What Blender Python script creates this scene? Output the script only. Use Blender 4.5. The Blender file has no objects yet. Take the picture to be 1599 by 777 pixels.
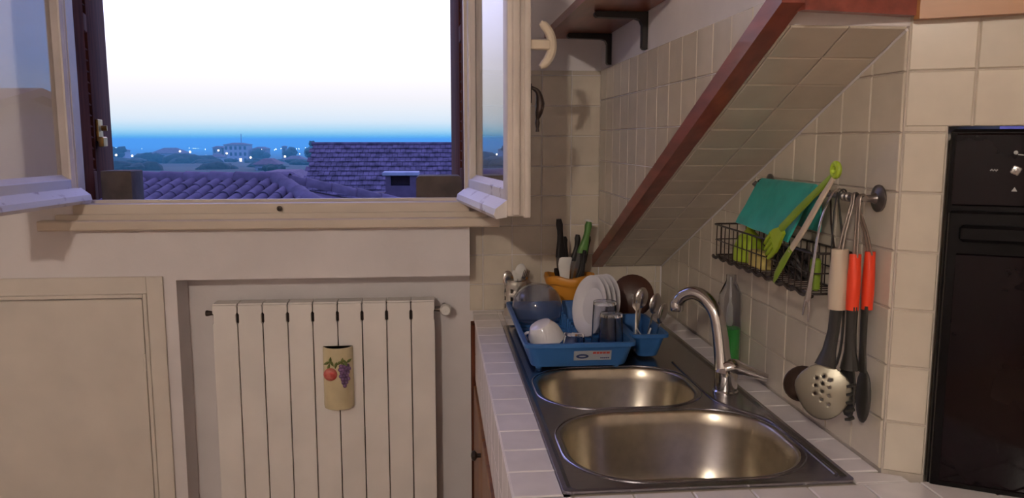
import bpy, bmesh, math, random
from mathutils import Vector, Matrix, noise
random.seed(7)
SC = bpy.context.scene
COL = SC.collection
R = math.radians
PI = math.pi

# ------------------------------------------------------------------ camera
cd = bpy.data.cameras.new('camera'); cam = bpy.data.objects.new('camera', cd); COL.objects.link(cam)
cd.sensor_width = 36.0; cd.lens = 36.0 * 1250 / 1599; cd.clip_start = 0.02; cd.clip_end = 60000
cam.location = (0, 0, 1.46)
cam.rotation_euler = (R(90 - 7.767), 0, R(-5.411))
SC.camera = cam

# ------------------------------------------------------------------ world: dusk sky
w = bpy.data.worlds.new('dusk_sky'); SC.world = w; w.use_nodes = True
nt = w.node_tree; nt.nodes.clear()
tc = nt.nodes.new('ShaderNodeTexCoord'); sp = nt.nodes.new('ShaderNodeSeparateXYZ')
mr = nt.nodes.new('ShaderNodeMapRange'); mr.inputs[1].default_value = -0.05; mr.inputs[2].default_value = 1.0
bg = nt.nodes.new('ShaderNodeBackground'); wo = nt.nodes.new('ShaderNodeOutputWorld')
nt.links.new(tc.outputs['Generated'], sp.inputs[0]); nt.links.new(sp.outputs[2], mr.inputs[0]); nt.links.new(bg.outputs[0], wo.inputs[0])
bg.inputs[1].default_value = 4.0
GLOW = [(-0.05, (.01, .03, .08)), (-.004, (.015, .065, .17)), (.003, (.035, .13, .21)), (.010, (.10, .18, .23)), (.022, (.18, .21, .24)),
        (.05, (.23, .2275, .2425)), (.09, (.28, .27, .31)), (.18, (.42, .41, .58)), (.40, (.30, .29, .62)), (1.0, (.10, .12, .40))]
BLUE = [(-0.05, (.01, .03, .08)), (-.004, (.015, .065, .17)), (.003, (.035, .11, .21)), (.022, (.06, .16, .32)), (.09, (.07, .18, .46)), (.40, (.12, .17, .50)), (1.0, (.10, .12, .40))]
def sky_ramp(stops):
    rp = nt.nodes.new('ShaderNodeValToRGB'); el = rp.color_ramp.elements
    while len(el) > 1: el.remove(el[0])
    for i, (z, c) in enumerate(stops):
        pos = (z + .05) / 1.05
        e = el[0] if i == 0 else el.new(pos)
        e.position = pos; e.color = (*c, 1)
    nt.links.new(mr.outputs[0], rp.inputs[0]); return rp
# afterglow of the set sun straight out of the window, blue dusk all round the rest of the horizon
hz_ = nt.nodes.new('ShaderNodeVectorMath'); hz_.operation = 'MULTIPLY'; hz_.inputs[1].default_value = (1, 1, 0)
nm_ = nt.nodes.new('ShaderNodeVectorMath'); nm_.operation = 'NORMALIZE'
dt_ = nt.nodes.new('ShaderNodeVectorMath'); dt_.operation = 'DOT_PRODUCT'; dt_.inputs[1].default_value = (math.sin(R(-12)), math.cos(R(-12)), 0)
mz_ = nt.nodes.new('ShaderNodeMapRange'); mz_.interpolation_type = 'SMOOTHSTEP'; mz_.inputs[1].default_value = .76; mz_.inputs[2].default_value = .955
mx_ = nt.nodes.new('ShaderNodeMix'); mx_.data_type = 'RGBA'
nt.links.new(tc.outputs['Generated'], hz_.inputs[0]); nt.links.new(hz_.outputs[0], nm_.inputs[0]); nt.links.new(nm_.outputs[0], dt_.inputs[0])
nt.links.new(dt_.outputs['Value'], mz_.inputs[0]); nt.links.new(mz_.outputs[0], mx_.inputs[0])
nt.links.new(sky_ramp(BLUE).outputs[0], mx_.inputs[6]); nt.links.new(sky_ramp(GLOW).outputs[0], mx_.inputs[7]); nt.links.new(mx_.outputs[2], bg.inputs[0])

# ------------------------------------------------------------------ exposure
vs = SC.view_settings
vs.view_transform = 'Standard'; vs.look = 'None'; vs.exposure = 0.0; vs.gamma = 1.0; vs.use_curve_mapping = False
LAMP_POWER = 158.0
LAMP_LOC = (-1.0, -1.95, 2.58)

# ------------------------------------------------------------------ materials
def _n(nt, t, **k):
    n = nt.nodes.new(t)
    for a, b in k.items(): setattr(n, a, b)
    return n
def mat(name, col, rough=.5, metal=0., var=.10, scale=9., stretch=(1, 1, 1), bump=0., bscale=80., trans=0., ior=1.45,
        coat=0., rnd=0., col2=None, ramp=(.35, .65), spec=.5, emit=None, estr=0., alpha=1.):
    m = bpy.data.materials.new(name); m.use_nodes = True; nt = m.node_tree
    b = nt.nodes['Principled BSDF']
    b.inputs['Roughness'].default_value = rough; b.inputs['Metallic'].default_value = metal
    b.inputs['IOR'].default_value = ior; b.inputs['Transmission Weight'].default_value = trans
    b.inputs['Coat Weight'].default_value = coat; b.inputs['Specular IOR Level'].default_value = spec
    if emit: b.inputs['Emission Color'].default_value = (*emit, 1); b.inputs['Emission Strength'].default_value = estr
    tcn = _n(nt, 'ShaderNodeTexCoord'); mp = _n(nt, 'ShaderNodeMapping'); mp.inputs['Scale'].default_value = stretch
    nt.links.new(tcn.outputs['Object'], mp.inputs[0])
    nz = _n(nt, 'ShaderNodeTexNoise', noise_dimensions='4D'); nz.inputs['Scale'].default_value = scale; nz.inputs['Detail'].default_value = 4
    nt.links.new(mp.outputs[0], nz.inputs['Vector'])
    oi = _n(nt, 'ShaderNodeObjectInfo'); mu = _n(nt, 'ShaderNodeMath', operation='MULTIPLY'); mu.inputs[1].default_value = 37.
    nt.links.new(oi.outputs['Random'], mu.inputs[0]); nt.links.new(mu.outputs[0], nz.inputs['W'])
    cr = _n(nt, 'ShaderNodeValToRGB'); cr.color_ramp.elements[0].position = ramp[0]; cr.color_ramp.elements[1].position = ramp[1]
    c1 = col2 if col2 else tuple(max(0, x * (1 - var)) for x in col)
    c2 = col if col2 else tuple(min(1, x * (1 + var)) for x in col)
    cr.color_ramp.elements[0].color = (*c1, 1); cr.color_ramp.elements[1].color = (*c2, 1)
    nt.links.new(nz.outputs['Fac'], cr.inputs[0])
    out = cr.outputs[0]
    if rnd:
        m2 = _n(nt, 'ShaderNodeMapRange'); m2.inputs[3].default_value = 1 - rnd; m2.inputs[4].default_value = 1 + rnd
        nt.links.new(oi.outputs['Random'], m2.inputs[0])
        vm = _n(nt, 'ShaderNodeVectorMath', operation='SCALE'); nt.links.new(out, vm.inputs[0]); nt.links.new(m2.outputs[0], vm.inputs['Scale'])
        out = vm.outputs[0]
    nt.links.new(out, b.inputs['Base Color'])
    if bump:
        n2 = _n(nt, 'ShaderNodeTexNoise'); n2.inputs['Scale'].default_value = bscale; n2.inputs['Detail'].default_value = 3
        nt.links.new(mp.outputs[0], n2.inputs['Vector'])
        bp = _n(nt, 'ShaderNodeBump'); bp.inputs['Strength'].default_value = bump; bp.inputs['Distance'].default_value = .004
        nt.links.new(n2.outputs['Fac'], bp.inputs['Height']); nt.links.new(bp.outputs[0], b.inputs['Normal'])
    return m
M = {}
def add(k, *a, **kw): M[k] = mat(k, *a, **kw)
add('plaster', (.76, .72, .72), .75, var=.05, scale=5, bump=.15, bscale=45)
add('plaster_dim', (.60, .55, .52), .8, var=.05, scale=4, bump=.15, bscale=45)
add('grout', (.58, .51, .44), .8, var=.1, scale=30)
add('tile', (.63, .56, .46), .22, var=.05, scale=14, bump=.06, bscale=18, rnd=.05)
add('tile_counter', (.84, .80, .80), .25, var=.05, scale=14, bump=.06, bscale=18, rnd=.04)
add('cream_paint', (.72, .66, .59), .5, var=.05, scale=6, bump=.08, bscale=30)
add('sash_paint', (.72, .64, .57), .45, var=.07, scale=10, bump=.15, bscale=50)
add('peeled_paint', (.74, .70, .68), .5, col2=(.42, .34, .33), scale=16, ramp=(.36, .42), bump=.4, bscale=40)
add('sill_paint', (.64, .55, .45), .45, var=.07, scale=12, stretch=(.3, 1, 1), bump=.12, bscale=40)
add('radiator', (.84, .80, .76), .4, var=.05, scale=5)
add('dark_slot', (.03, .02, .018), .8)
add('ceramic', (.66, .57, .36), .25, var=.08, scale=20, coat=.3)
add('apple_red', (.48, .05, .045), .3, col2=(.62, .20, .16), scale=60)
add('grape', (.20, .11, .24), .35, var=.3, scale=90)
add('leaf_paint', (.17, .20, .06), .5, var=.3, scale=80)
add('redwood', (.25, .06, .042), .28, var=.25, scale=10, stretch=(4, .5, 4), coat=.2)
add('shelf_wood', (.24, .075, .04), .3, var=.25, scale=9, stretch=(4, .6, 4), coat=.2)
add('cabinet_wood', (.30, .13, .05), .4, col2=(.17, .06, .025), scale=8, stretch=(3, 5, .5), ramp=(.3, .7))
add('orange_wood', (.42, .19, .07), .35, col2=(.33, .14, .05), scale=7, stretch=(.5, .5, 5), ramp=(.3, .7), coat=.2)
add('shutter_wood', (.10, .030, .016), .85, var=.3, scale=10, stretch=(4, 4, .5), spec=.1)
add('block_brown', (.10, .075, .058), .8, var=.2, scale=20, bump=.3, bscale=40)
add('black_metal', (.012, .010, .010), .4, var=.1)
add('brass', (.45, .28, .08), .4, metal=.9, var=.2, scale=40)
add('dark_bronze', (.045, .03, .025), .45, metal=.6, var=.3, scale=40)
add('ivory_plastic', (.74, .63, .48), .35, var=.04)
add('chrome', (.62, .60, .58), .12, metal=1., var=.03)
add('steel', (.36, .35, .37), .26, metal=1., var=.06, scale=30, stretch=(1, 8, 1))
add('steel_bowl', (.52, .47, .38), .30, metal=1., var=.08, scale=40)
add('cutlery_steel', (.74, .70, .66), .26, metal=1., var=.03)
add('strap_steel', (.30, .25, .22), .35, metal=.9, var=.1)
add('holder_steel', (.62, .58, .52), .5, metal=.7, var=.06)
add('pewter', (.22, .20, .19), .35, metal=.9, var=.2, scale=60)
add('wire_dark', (.06, .045, .04), .4, metal=.6, var=.2, scale=60)
add('blue_plastic', (.035, .14, .38), .4, var=.05, scale=12)
add('white_porcelain', (.80, .78, .80), .15, var=.02)
add('glass_clear', (.94, .96, .98), .02, var=.01, trans=1., ior=1.45)
add('glass_pane', (.96, .97, .97), .0, var=.005, trans=1., ior=1.48)
add('frost_blue', (.80, .84, .95), .10, var=.02, trans=.95, ior=1.35)
add('orange_plastic', (.70, .29, .03), .38, var=.05)
add('black_plastic', (.015, .013, .013), .4, var=.1)
add('green_plastic', (.10, .24, .06), .4, var=.08)
add('lime', (.36, .50, .03), .45, var=.06)
add('lime_deep', (.22, .34, .03), .45, var=.06)
add('turquoise', (.035, .36, .32), .35, var=.12, scale=25, bump=.3, bscale=30)
add('beige_plastic', (.56, .46, .35), .4, var=.04)
add('red_plastic', (.82, .06, .02), .35, var=.04)
add('dark_nylon', (.035, .032, .028), .42, var=.1)
add('olive_steel', (.30, .275, .215), .36, metal=.75, var=.06)
add('ladle_brown', (.10, .065, .05), .3, metal=.5, var=.15)
add('scourer', (.05, .045, .045), .35, metal=.7, var=.4, scale=60, bump=.8, bscale=70)
add('yellow_sponge', (.62, .50, .16), .9, var=.1, scale=50, bump=.6, bscale=90)
add('green_soap', (.03, .55, .07), .15, var=.02)
add('white_plastic', (.78, .76, .72), .4, var=.03)
add('pale_yellow', (.66, .58, .22), .5, var=.05)
add('sticker_white', (.36, .38, .42), .5, var=.06)
add('ink_navy', (.02, .035, .12), .5)
add('ink_red', (.50, .07, .05), .5)
add('oven_black', (.003, .0025, .003), .3, var=.1, spec=.14)
add('oven_glass', (.006, .003, .004), .08, var=.1, spec=.18)
add('oven_print', (.42, .42, .42), .5)
add('knob_silver', (.40, .39, .38), .3, metal=.9)
add('floor_tile', (.40, .27, .18), .4, var=.1)
add('dark_lid', (.075, .03, .02), .35, var=.2)
# outdoors
add('roof_clay', (.135, .085, .105), .85, var=.22, scale=6, bump=.3, bscale=20, rnd=.15)
add('roof_flat', (.13, .085, .11), .85, var=.45, scale=5, rnd=.0)
add('chimney_plaster', (.13, .075, .10), .85, var=.12)
add('cement', (.36, .33, .34), .85, var=.12)
add('house_pale', (.42, .38, .38), .9, var=.08, scale=2)
add('house_grey', (.28, .25, .26), .9, var=.08, scale=2)
add('far_roof', (.17, .10, .09), .9, var=.15, scale=1)
add('far_window', (.03, .03, .035), .3)
add('foliage', (.028, .045, .022), .9, var=.4, scale=1.5)
add('bark', (.05, .035, .025), .9)
add('field', (.07, .075, .04), .95, col2=(.035, .045, .025), scale=.03, ramp=(.4, .6))
add('lamp_glow', (.9, .85, .7), .5, emit=(1., .82, .62), estr=6.0)
add('city_glow', (.9, .85, .7), .5, emit=(1., .95, .85), estr=70.0)
add('lit_window', (.9, .8, .6), .5, emit=(1., .85, .6), estr=3.0)
add('bulb_glow', (1., .9, .8), .5, emit=(1., .88, .755), estr=1.0)

# ------------------------------------------------------------------ mesh helpers
WM = {}
def frame(o):
    return WM.get(o, Matrix.Identity(4))
def rr(x0, x1, y0, y1, r, n=6):
    r = min(r, (x1 - x0) / 2 - 1e-5, (y1 - y0) / 2 - 1e-5); P = []
    for cx, cy, a in ((x1 - r, y1 - r, 0), (x0 + r, y1 - r, 90), (x0 + r, y0 + r, 180), (x1 - r, y0 + r, 270)):
        for k in range(n + 1):
            t = R(a + 90 * k / n); P.append((cx + r * math.cos(t), cy + r * math.sin(t)))
    return P
class MB:
    def __init__(s): s.v = []; s.f = []
    def quad(s, pts):
        b = len(s.v); s.v += [Vector(p) for p in pts]; s.f.append(list(range(b, b + len(pts)))); return s
    def box(s, x0, x1, y0, y1, z0, z1, bev=0.):
        if bev:
            lo = [[(p[0], p[1], z) for p in rr(x0 + i, x1 - i, y0 + i, y1 - i, max(bev - i, 1e-4), 2)] for z, i in ((z0, bev * .8), (z0 + bev * .8, 0), (z1 - bev * .8, 0), (z1, bev * .8))]
            return s.loft(lo)
        b = len(s.v)
        s.v += [Vector(p) for p in ((x0, y0, z0), (x1, y0, z0), (x1, y1, z0), (x0, y1, z0), (x0, y0, z1), (x1, y0, z1), (x1, y1, z1), (x0, y1, z1))]
        s.f += [[b + i for i in q] for q in ((0, 3, 2, 1), (4, 5, 6, 7), (0, 1, 5, 4), (1, 2, 6, 5), (2, 3, 7, 6), (3, 0, 4, 7))]
        return s
    def loft(s, loops, cap0=True, cap1=True, closed=True):
        b = len(s.v); n = len(loops[0])
        for L in loops: s.v += [Vector(p) for p in L]
        for i in range(len(loops) - 1):
            for j in range(n if closed else n - 1):
                k = (j + 1) % n
                s.f.append([b + i * n + j, b + i * n + k, b + (i + 1) * n + k, b + (i + 1) * n + j])
        if cap0: s.f.append([b + j for j in range(n)][::-1])
        if cap1: s.f.append([b + (len(loops) - 1) * n + j for j in range(n)])
        return s
    def prism(s, poly, axis, a0, a1):
        f = {'x': lambda p, t: (t, p[0], p[1]), 'y': lambda p, t: (p[0], t, p[1]), 'z': lambda p, t: (p[0], p[1], t)}[axis]
        return s.loft([[f(p, a0) for p in poly], [f(p, a1) for p in poly]])
    def lathe(s, prof, c=(0, 0, 0), n=20, ax=(0, 0, 1), sy=1.0, cap0=False, cap1=False):
        q = Vector((0, 0, 1)).rotation_difference(Vector(ax).normalized()); C = Vector(c)
        L = []
        for r, z in prof:
            L.append([C + q @ Vector((r * math.cos(2 * PI * k / n), sy * r * math.sin(2 * PI * k / n), z)) for k in range(n)])
        return s.loft(L, cap0, cap1)
    def tube(s, pts, r, n=8, flat=1.0, up=None, smooth=0):
        P = [Vector(p) for p in pts]
        if smooth: P, r = catmull(P, r, smooth)
        rs = r if isinstance(r, (list, tuple)) else [r] * len(P)
        L = []; t0 = None; nrm = None
        for i, p in enumerate(P):
            t = ((P[min(i + 1, len(P) - 1)] - P[max(i - 1, 0)])).normalized()
            if nrm is None:
                ref = Vector(up) if up else (Vector((0, 0, 1)) if abs(t.z) < .9 else Vector((1, 0, 0)))
                nrm = (ref - t * ref.dot(t)).normalized()
            else:
                nrm = (nrm - t * nrm.dot(t)).normalized()
            b = t.cross(nrm)
            L.append([p + rs[i] * (math.cos(2 * PI * k / n) * nrm * flat + math.sin(2 * PI * k / n) * b) for k in range(n)])
        return s.loft(L)
    def ball(s, c, r, nu=12, nv=8, sc=(1, 1, 1)):
        prof = [(max(1e-4, math.sin(PI * i / nv)), -math.cos(PI * i / nv)) for i in range(nv + 1)]
        L = [[(c[0] + r * sc[0] * a * math.cos(2 * PI * k / nu), c[1] + r * sc[1] * a * math.sin(2 * PI * k / nu), c[2] + r * sc[2] * z) for k in range(nu)] for a, z in prof]
        return s.loft(L)
    def xf(s, mtx, start=0):
        for i in range(start, len(s.v)): s.v[i] = mtx @ s.v[i]
        return s
    def join(s, o):
        b = len(s.v); s.v += o.v; s.f += [[b + i for i in f] for f in o.f]; return s
    def mesh(s, name, m, inv, smooth=True, ang=35):
        me = bpy.data.meshes.new(name); me.from_pydata([inv @ v for v in s.v], [], s.f)
        bm = bmesh.new(); bm.from_mesh(me)
        bmesh.ops.remove_doubles(bm, verts=bm.verts, dist=1e-6)
        bmesh.ops.recalc_face_normals(bm, faces=bm.faces); bm.to_mesh(me); bm.free()
        me.materials.append(M[m] if isinstance(m, str) else m)
        if smooth:
            me.polygons.foreach_set('use_smooth', [True] * len(me.polygons)); me.set_sharp_from_angle(angle=R(ang))
        me.update(); return me
    def build(s, name, m, parent=None, smooth=True, ang=35, **props):
        W = frame(parent) if parent else Matrix.Identity(4)
        o = bpy.data.objects.new(name, s.mesh(name, m, W.inverted(), smooth, ang)); COL.objects.link(o)
        if parent: o.parent = parent; WM[o] = W.copy()
        for k, v in props.items(): o[k] = v
        return o
    def build_at(s, name, m, loc, **props):
        """top-level mesh whose origin sits at loc"""
        T = Matrix.Translation(Vector(loc))
        o = bpy.data.objects.new(name, s.mesh(name, m, T.inverted())); o.location = loc; COL.objects.link(o); WM[o] = T
        for k, v in props.items(): o[k] = v
        return o
def catmull(P, r, k):
    rs = list(r) if isinstance(r, (list, tuple)) else [r] * len(P); Q = []; S = []
    for i in range(len(P) - 1):
        a, b, c, d = P[max(i - 1, 0)], P[i], P[i + 1], P[min(i + 2, len(P) - 1)]
        for j in range(k):
            t = j / k
            Q.append(.5 * ((2 * b) + (c - a) * t + (2 * a - 5 * b + 4 * c - d) * t * t + (3 * b - a - 3 * c + d) * t ** 3)); S.append(rs[i] * (1 - t) + rs[i + 1] * t)
    Q.append(P[-1]); S.append(rs[-1]); return Q, S
def thing(name, label, cat, loc=(0, 0, 0), rotz=0., group=None, kind=None):
    o = bpy.data.objects.new(name, None); COL.objects.link(o); o.empty_display_size = .05
    o.location = loc; o.rotation_euler = (0, 0, rotz); o['label'] = label; o['category'] = cat
    if group: o['group'] = group
    if kind: o['kind'] = kind
    WM[o] = Matrix.Translation(Vector(loc)) @ Matrix.Rotation(rotz, 4, 'Z'); return o
def local(mb, root):
    """mb was written in root's own axes: bring it to world axes for build()"""
    return mb.xf(frame(root))
def place(mesh, name, parent, mtx):
    o = bpy.data.objects.new(name, mesh); COL.objects.link(o); o.parent = parent
    o.matrix_local = frame(parent).inverted() @ mtx; WM[o] = mtx; return o
def structure(name, mb, m, label, cat, smooth=False):
    return mb.build(name, m, None, smooth=smooth, kind='structure', label=label, category=cat)

# tiles ---------------------------------------------------------------
def clip(poly, a, b, c):
    out = []
    for i in range(len(poly)):
        p, q = poly[i], poly[(i + 1) % len(poly)]
        dp, dq = a * p[0] + b * p[1] - c, a * q[0] + b * q[1] - c
        if dp <= 0: out.append(p)
        if dp * dq < 0:
            t = dp / (dp - dq); out.append((p[0] + t * (q[0] - p[0]), p[1] + t * (q[1] - p[1])))
    return out
def area(p): return abs(sum(p[i][0] * p[(i + 1) % len(p)][1] - p[(i + 1) % len(p)][0] * p[i][1] for i in range(len(p)))) / 2
TILE_CACHE = {}
def tile_mesh(poly, m, th, key=None):
    if key and key in TILE_CACHE: return TILE_CACHE[key]
    cx = sum(p[0] for p in poly) / len(poly); cy = sum(p[1] for p in poly) / len(poly); ins = .0018
    def sh(k, z):
        L = []
        for p in poly:
            d = Vector((p[0] - cx, p[1] - cy)); l = max(d.length, 1e-6); f = max(0, 1 - k * 1.4 / l)
            L.append((cx + d.x * f, cy + d.y * f, z))
        return L
    mb = MB().loft([sh(0, 0), sh(0, th * .55), sh(ins, th)], cap0=False)
    me = mb.mesh('tile', m, Matrix.Identity(4), False)
    if key: TILE_CACHE[key] = me
    return me
def tile_grid(parent, O, u, v, n, poly, pu=.1, pv=.1, off=(0, 0), m='tile', gap=.0026, th=.0035, name='tile', minarea=.0003):
    O, u, v, n = Vector(O), Vector(u).normalized(), Vector(v).normalized(), Vector(n).normalized()
    if u.cross(v).dot(n) < 0: flip = True
    else: flip = False
    rot = Matrix((u, v, u.cross(v))).transposed().to_4x4()
    xs = [p[0] for p in poly]; ys = [p[1] for p in poly]; a = sum(poly[i][0] * poly[(i + 1) % len(poly)][1] - poly[(i + 1) % len(poly)][0] * poly[i][1] for i in range(len(poly)))
    if a < 0: poly = poly[::-1]
    zs = -1 if flip else 1
    for i in range(math.floor((min(xs) - off[0]) / pu), math.ceil((max(xs) - off[0]) / pu)):
        for j in range(math.floor((min(ys) - off[1]) / pv), math.ceil((max(ys) - off[1]) / pv)):
            x0, y0 = off[0] + i * pu, off[1] + j * pv; g = gap / 2
            c = [(x0 + g, y0 + g), (x0 + pu - g, y0 + g), (x0 + pu - g, y0 + pv - g), (x0 + g, y0 + pv - g)]; full = area(c)
            for k in range(len(poly)):
                p, q = poly[k], poly[(k + 1) % len(poly)]; e = Vector((q[0] - p[0], q[1] - p[1])).normalized()
                nx, ny = e.y, -e.x
                if len(c) > 2: c = clip(c, nx, ny, nx * p[0] + ny * p[1])
            if len(c) < 3 or area(c) < minarea: continue
            L = [(p[0] - x0, p[1] - y0) for p in c]
            me = tile_mesh(L, m, th * zs, key=(m, pu, pv, th * zs) if abs(area(c) - full) < 1e-7 else None)
            o = place(me, name, parent, Matrix.Translation(O + u * x0 + v * y0) @ rot)

# ------------------------------------------------------------------ ROOM SHELL
H = 2.72
floor = structure('floor', MB().box(-2.25, 2.3, -3.4, 2.95, -.08, 0), 'floor_tile', 'brown tiled kitchen floor', 'floor')
ceiling = structure('ceiling', MB().box(-2.25, 2.3, -3.4, 2.95, H, H + .1), 'plaster', 'white plastered kitchen ceiling', 'ceiling')
structure('wall_left', MB().box(-2.3, -2.2, -3.4, 2.576, 0, H), 'plaster', 'plain white plaster wall on the door side of the kitchen', 'wall')
structure('wall_front', MB().box(-2.25, 2.3, -3.45, -3.35, 0, H), 'plaster_dim', 'plain plaster wall facing the window', 'wall')
structure('wall_far_right', MB().box(2.2, 2.3, -3.35, .6, 0, H), 'plaster_dim', 'plain plaster wall beyond the oven corner', 'wall')

wb = MB()
wb.box(-2.25, -.82, 2.576, 2.9, 0, 1.215).box(-.82, .106, 2.576, 2.9, 1.021, 1.215).box(-.82, .106, 2.689, 2.9, 0, 1.021)
wb.box(-2.25, -1.115, 2.576, 2.72, 1.215, H).box(-1.115, .106, 2.576, 2.72, 2.42, H).box(.106, .95, 2.689, 2.9, 0, H)
wall_back = structure('wall_back', wb, 'plaster', 'white plaster window wall with a radiator niche below the sill', 'wall')
# tiles on the recessed strip of the window wall, to the right of the window
tile_grid(wall_back, (0, 2.689, 0), (1, 0, 0), (0, 0, 1), (0, -1, 0), [(.110, .882), (.552, .882), (.552, 1.687), (.110, 1.687)], off=(.055, .972))
tile_grid(wall_back, (0, 2.689, 0), (1, 0, 0), (0, 0, 1), (0, -1, 0), [(.556, .882), (.772, .882), (.772, 1.026), (.556, 1.026)], off=(.055, .972))

# lower right wall (tiled), behind the sink
wr = structure('wall_right', MB().box(.779, .95, 1.285, 2.689, 0, 1.70), 'grout', 'cream tiled wall beside the sink under the sloping soffit', 'wall')
sl = lambda y: 1.028 + (2.689 - y) * (1.647 - 1.028) / (2.689 - 1.28)
tile_grid(wr, (.779, 0, 0), (0, -1, 0), (0, 0, 1), (-1, 0, 0), [(-2.683, .883), (-1.287, .883), (-1.287, sl(1.287) - .006), (-2.683, sl(2.683) - .006)], off=(-2.687, .972))

# block above: upper wall face x=.555 and sloping underside
blk = MB().prism([(1.285, sl(1.285)), (2.689, sl(2.689)), (2.689, H), (1.285, H)], 'x', .555, .95)
wu = structure('wall_right_upper', blk, 'plaster', 'upper wall above the sink with a tiled sloping underside', 'wall')
tile_grid(wu, (.555, 0, 0), (0, -1, 0), (0, 0, 1), (-1, 0, 0), [(-2.684, sl(2.684) + .03), (-1.288, sl(1.288) + .03), (-1.288, 1.69), (-2.684, 1.69)], off=(-2.687, .99))
L = math.hypot(1.409, .619); sy, sz = 1.409 / L, .619 / L
tile_grid(wu, (0, 2.689, 1.028), (1, 0, 0), (0, -sy, sz), (0, -sz, -sy), [(.569, .012), (.774, .012), (.774, L - .006), (.569, L - .006)], off=(.575, L - .006 - 1.6))

MB().tube([(.7765, 1.29, sl(1.29) - .003), (.7765, 2.683, sl(2.683) - .003)], .0032, 6).build('caulk_line', 'plaster', wu)
# wooden edge bars of the soffit
tb = MB().prism([(1.222, sl(1.222) - .004), (2.684, sl(2.684) - .004), (2.684, sl(2.684) + .036), (1.222, sl(1.222) + .036)], 'x', .531, .568)
tb.build('trim_1', 'redwood', kind='structure', label='glossy red-brown wooden bar along the sloping edge of the soffit', category='trim')
a0, a1 = Vector((.569, 1.222)), Vector((.777, 1.262)); d = (a1 - a0).normalized(); nn = Vector((-d.y, d.x)) * .022
zb, zt = sl(1.245), sl(1.245) + .036
MB().loft([[(p.x, p.y, z) for p in (a0, a1, a1 + nn, a0 + nn)] for z in (zb - .004, zt)]).build('trim_2', 'redwood', smooth=False, kind='structure', label='short red-brown wooden bar along the top edge of the soffit', category='trim')

# diagonal oven wall
c30, s30 = math.cos(R(30)), math.sin(R(30))
def D(s, z, o=0): return Vector((.779 + s * c30 - o * s30, 1.285 - s * s30 - o * c30, z))
wc = MB()
def dbox(mb, s0, s1, o0, o1, z0, z1):
    return mb.loft([[D(s, z, o) for s, o in ((s0, o0), (s1, o0), (s1, o1), (s0, o1))] for z in (z0, z1)])
dbox(wc, 0, .066, -.05, 0, 0, H); dbox(wc, .066, .668, -.05, 0, 1.482, H); dbox(wc, .066, .668, -.05, 0, 0, .868); dbox(wc, .668, 1.4, -.05, 0, 0, H)
wcor = structure('wall_corner', wc, 'grout', 'diagonal cream tiled corner wall holding the black oven', 'wall')
T0 = D(0, 0); uu = (c30, -s30, 0)
nd = (-s30, -c30, 0)
tile_grid(wcor, T0, uu, (0, 0, 1), nd, [(.002, .883), (.064, .883), (.064, 1.482), (.002, 1.482)], off=(.0, .972))
tile_grid(wcor, T0, uu, (0, 0, 1), nd, [(.002, 1.482), (.75, 1.482), (.75, 1.66), (.002, 1.66)], off=(.0, .972))
mo = MB(); pts = [D(.006, 1.652, .0), D(.80, 1.652, .0)]
mo.loft([[D(s, 1.652 + z, o) for s, o in ((.004, .004), (.9, .004), (.9, .028), (.012, .028), (.004, .020))] for z in (0, .10)])
mo.build('trim_3', 'orange_wood', kind='structure', label='orange-brown wooden rail above the oven wall tiles', category='trim')

# ------------------------------------------------------------------ WINDOW
wf = thing('window_1', 'cream window frame with stepped inner sill above the radiator', 'window frame', (-.49, 2.6, 1.2), kind='structure')
fr = MB().box(-1.113, .104, 2.572, 2.64, 1.222, 1.262).box(-1.113, -1.10, 2.59, 2.64, 1.262, 2.42).box(.092, .104, 2.59, 2.66, 1.262, 2.42).box(-1.113, .104, 2.59, 2.66, 2.405, 2.42)
fr.box(-1.113, .104, 2.625, 2.64, 1.262, 1.272)
fr.build('window_frame', 'sill_paint', wf, smooth=False)
MB().prism([(2.535, 1.188), (2.54, 1.184), (2.576, 1.184), (2.576, 1.215), (2.54, 1.215), (2.535, 1.211)], 'x', -1.205, .200).build('window_sill', 'sill_paint', wf, smooth=False)
MB().box(-1.16, .16, 2.556, 2.576, 1.215, 1.232).build('sill_moulding', 'sill_paint', wf, smooth=False)
MB().box(-1.1145, -1.104, 2.641, 2.722, 1.2505, 2.42).build('brown_jamb', 'shutter_wood', wf, smooth=False)
MB().lathe([(.001, 0), (.008, 0), (.009, .004), (.004, .005), (.004, -.001)], (-.49, 2.5675, 1.246), 10, ax=(0, -1, 0)).build('latch_hole', 'dark_bronze', wf)
MB().box(-1.113, .104, 2.64, 2.93, 1.2155, 1.250).build('outer_sill', 'cement', wf, smooth=False)

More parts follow.
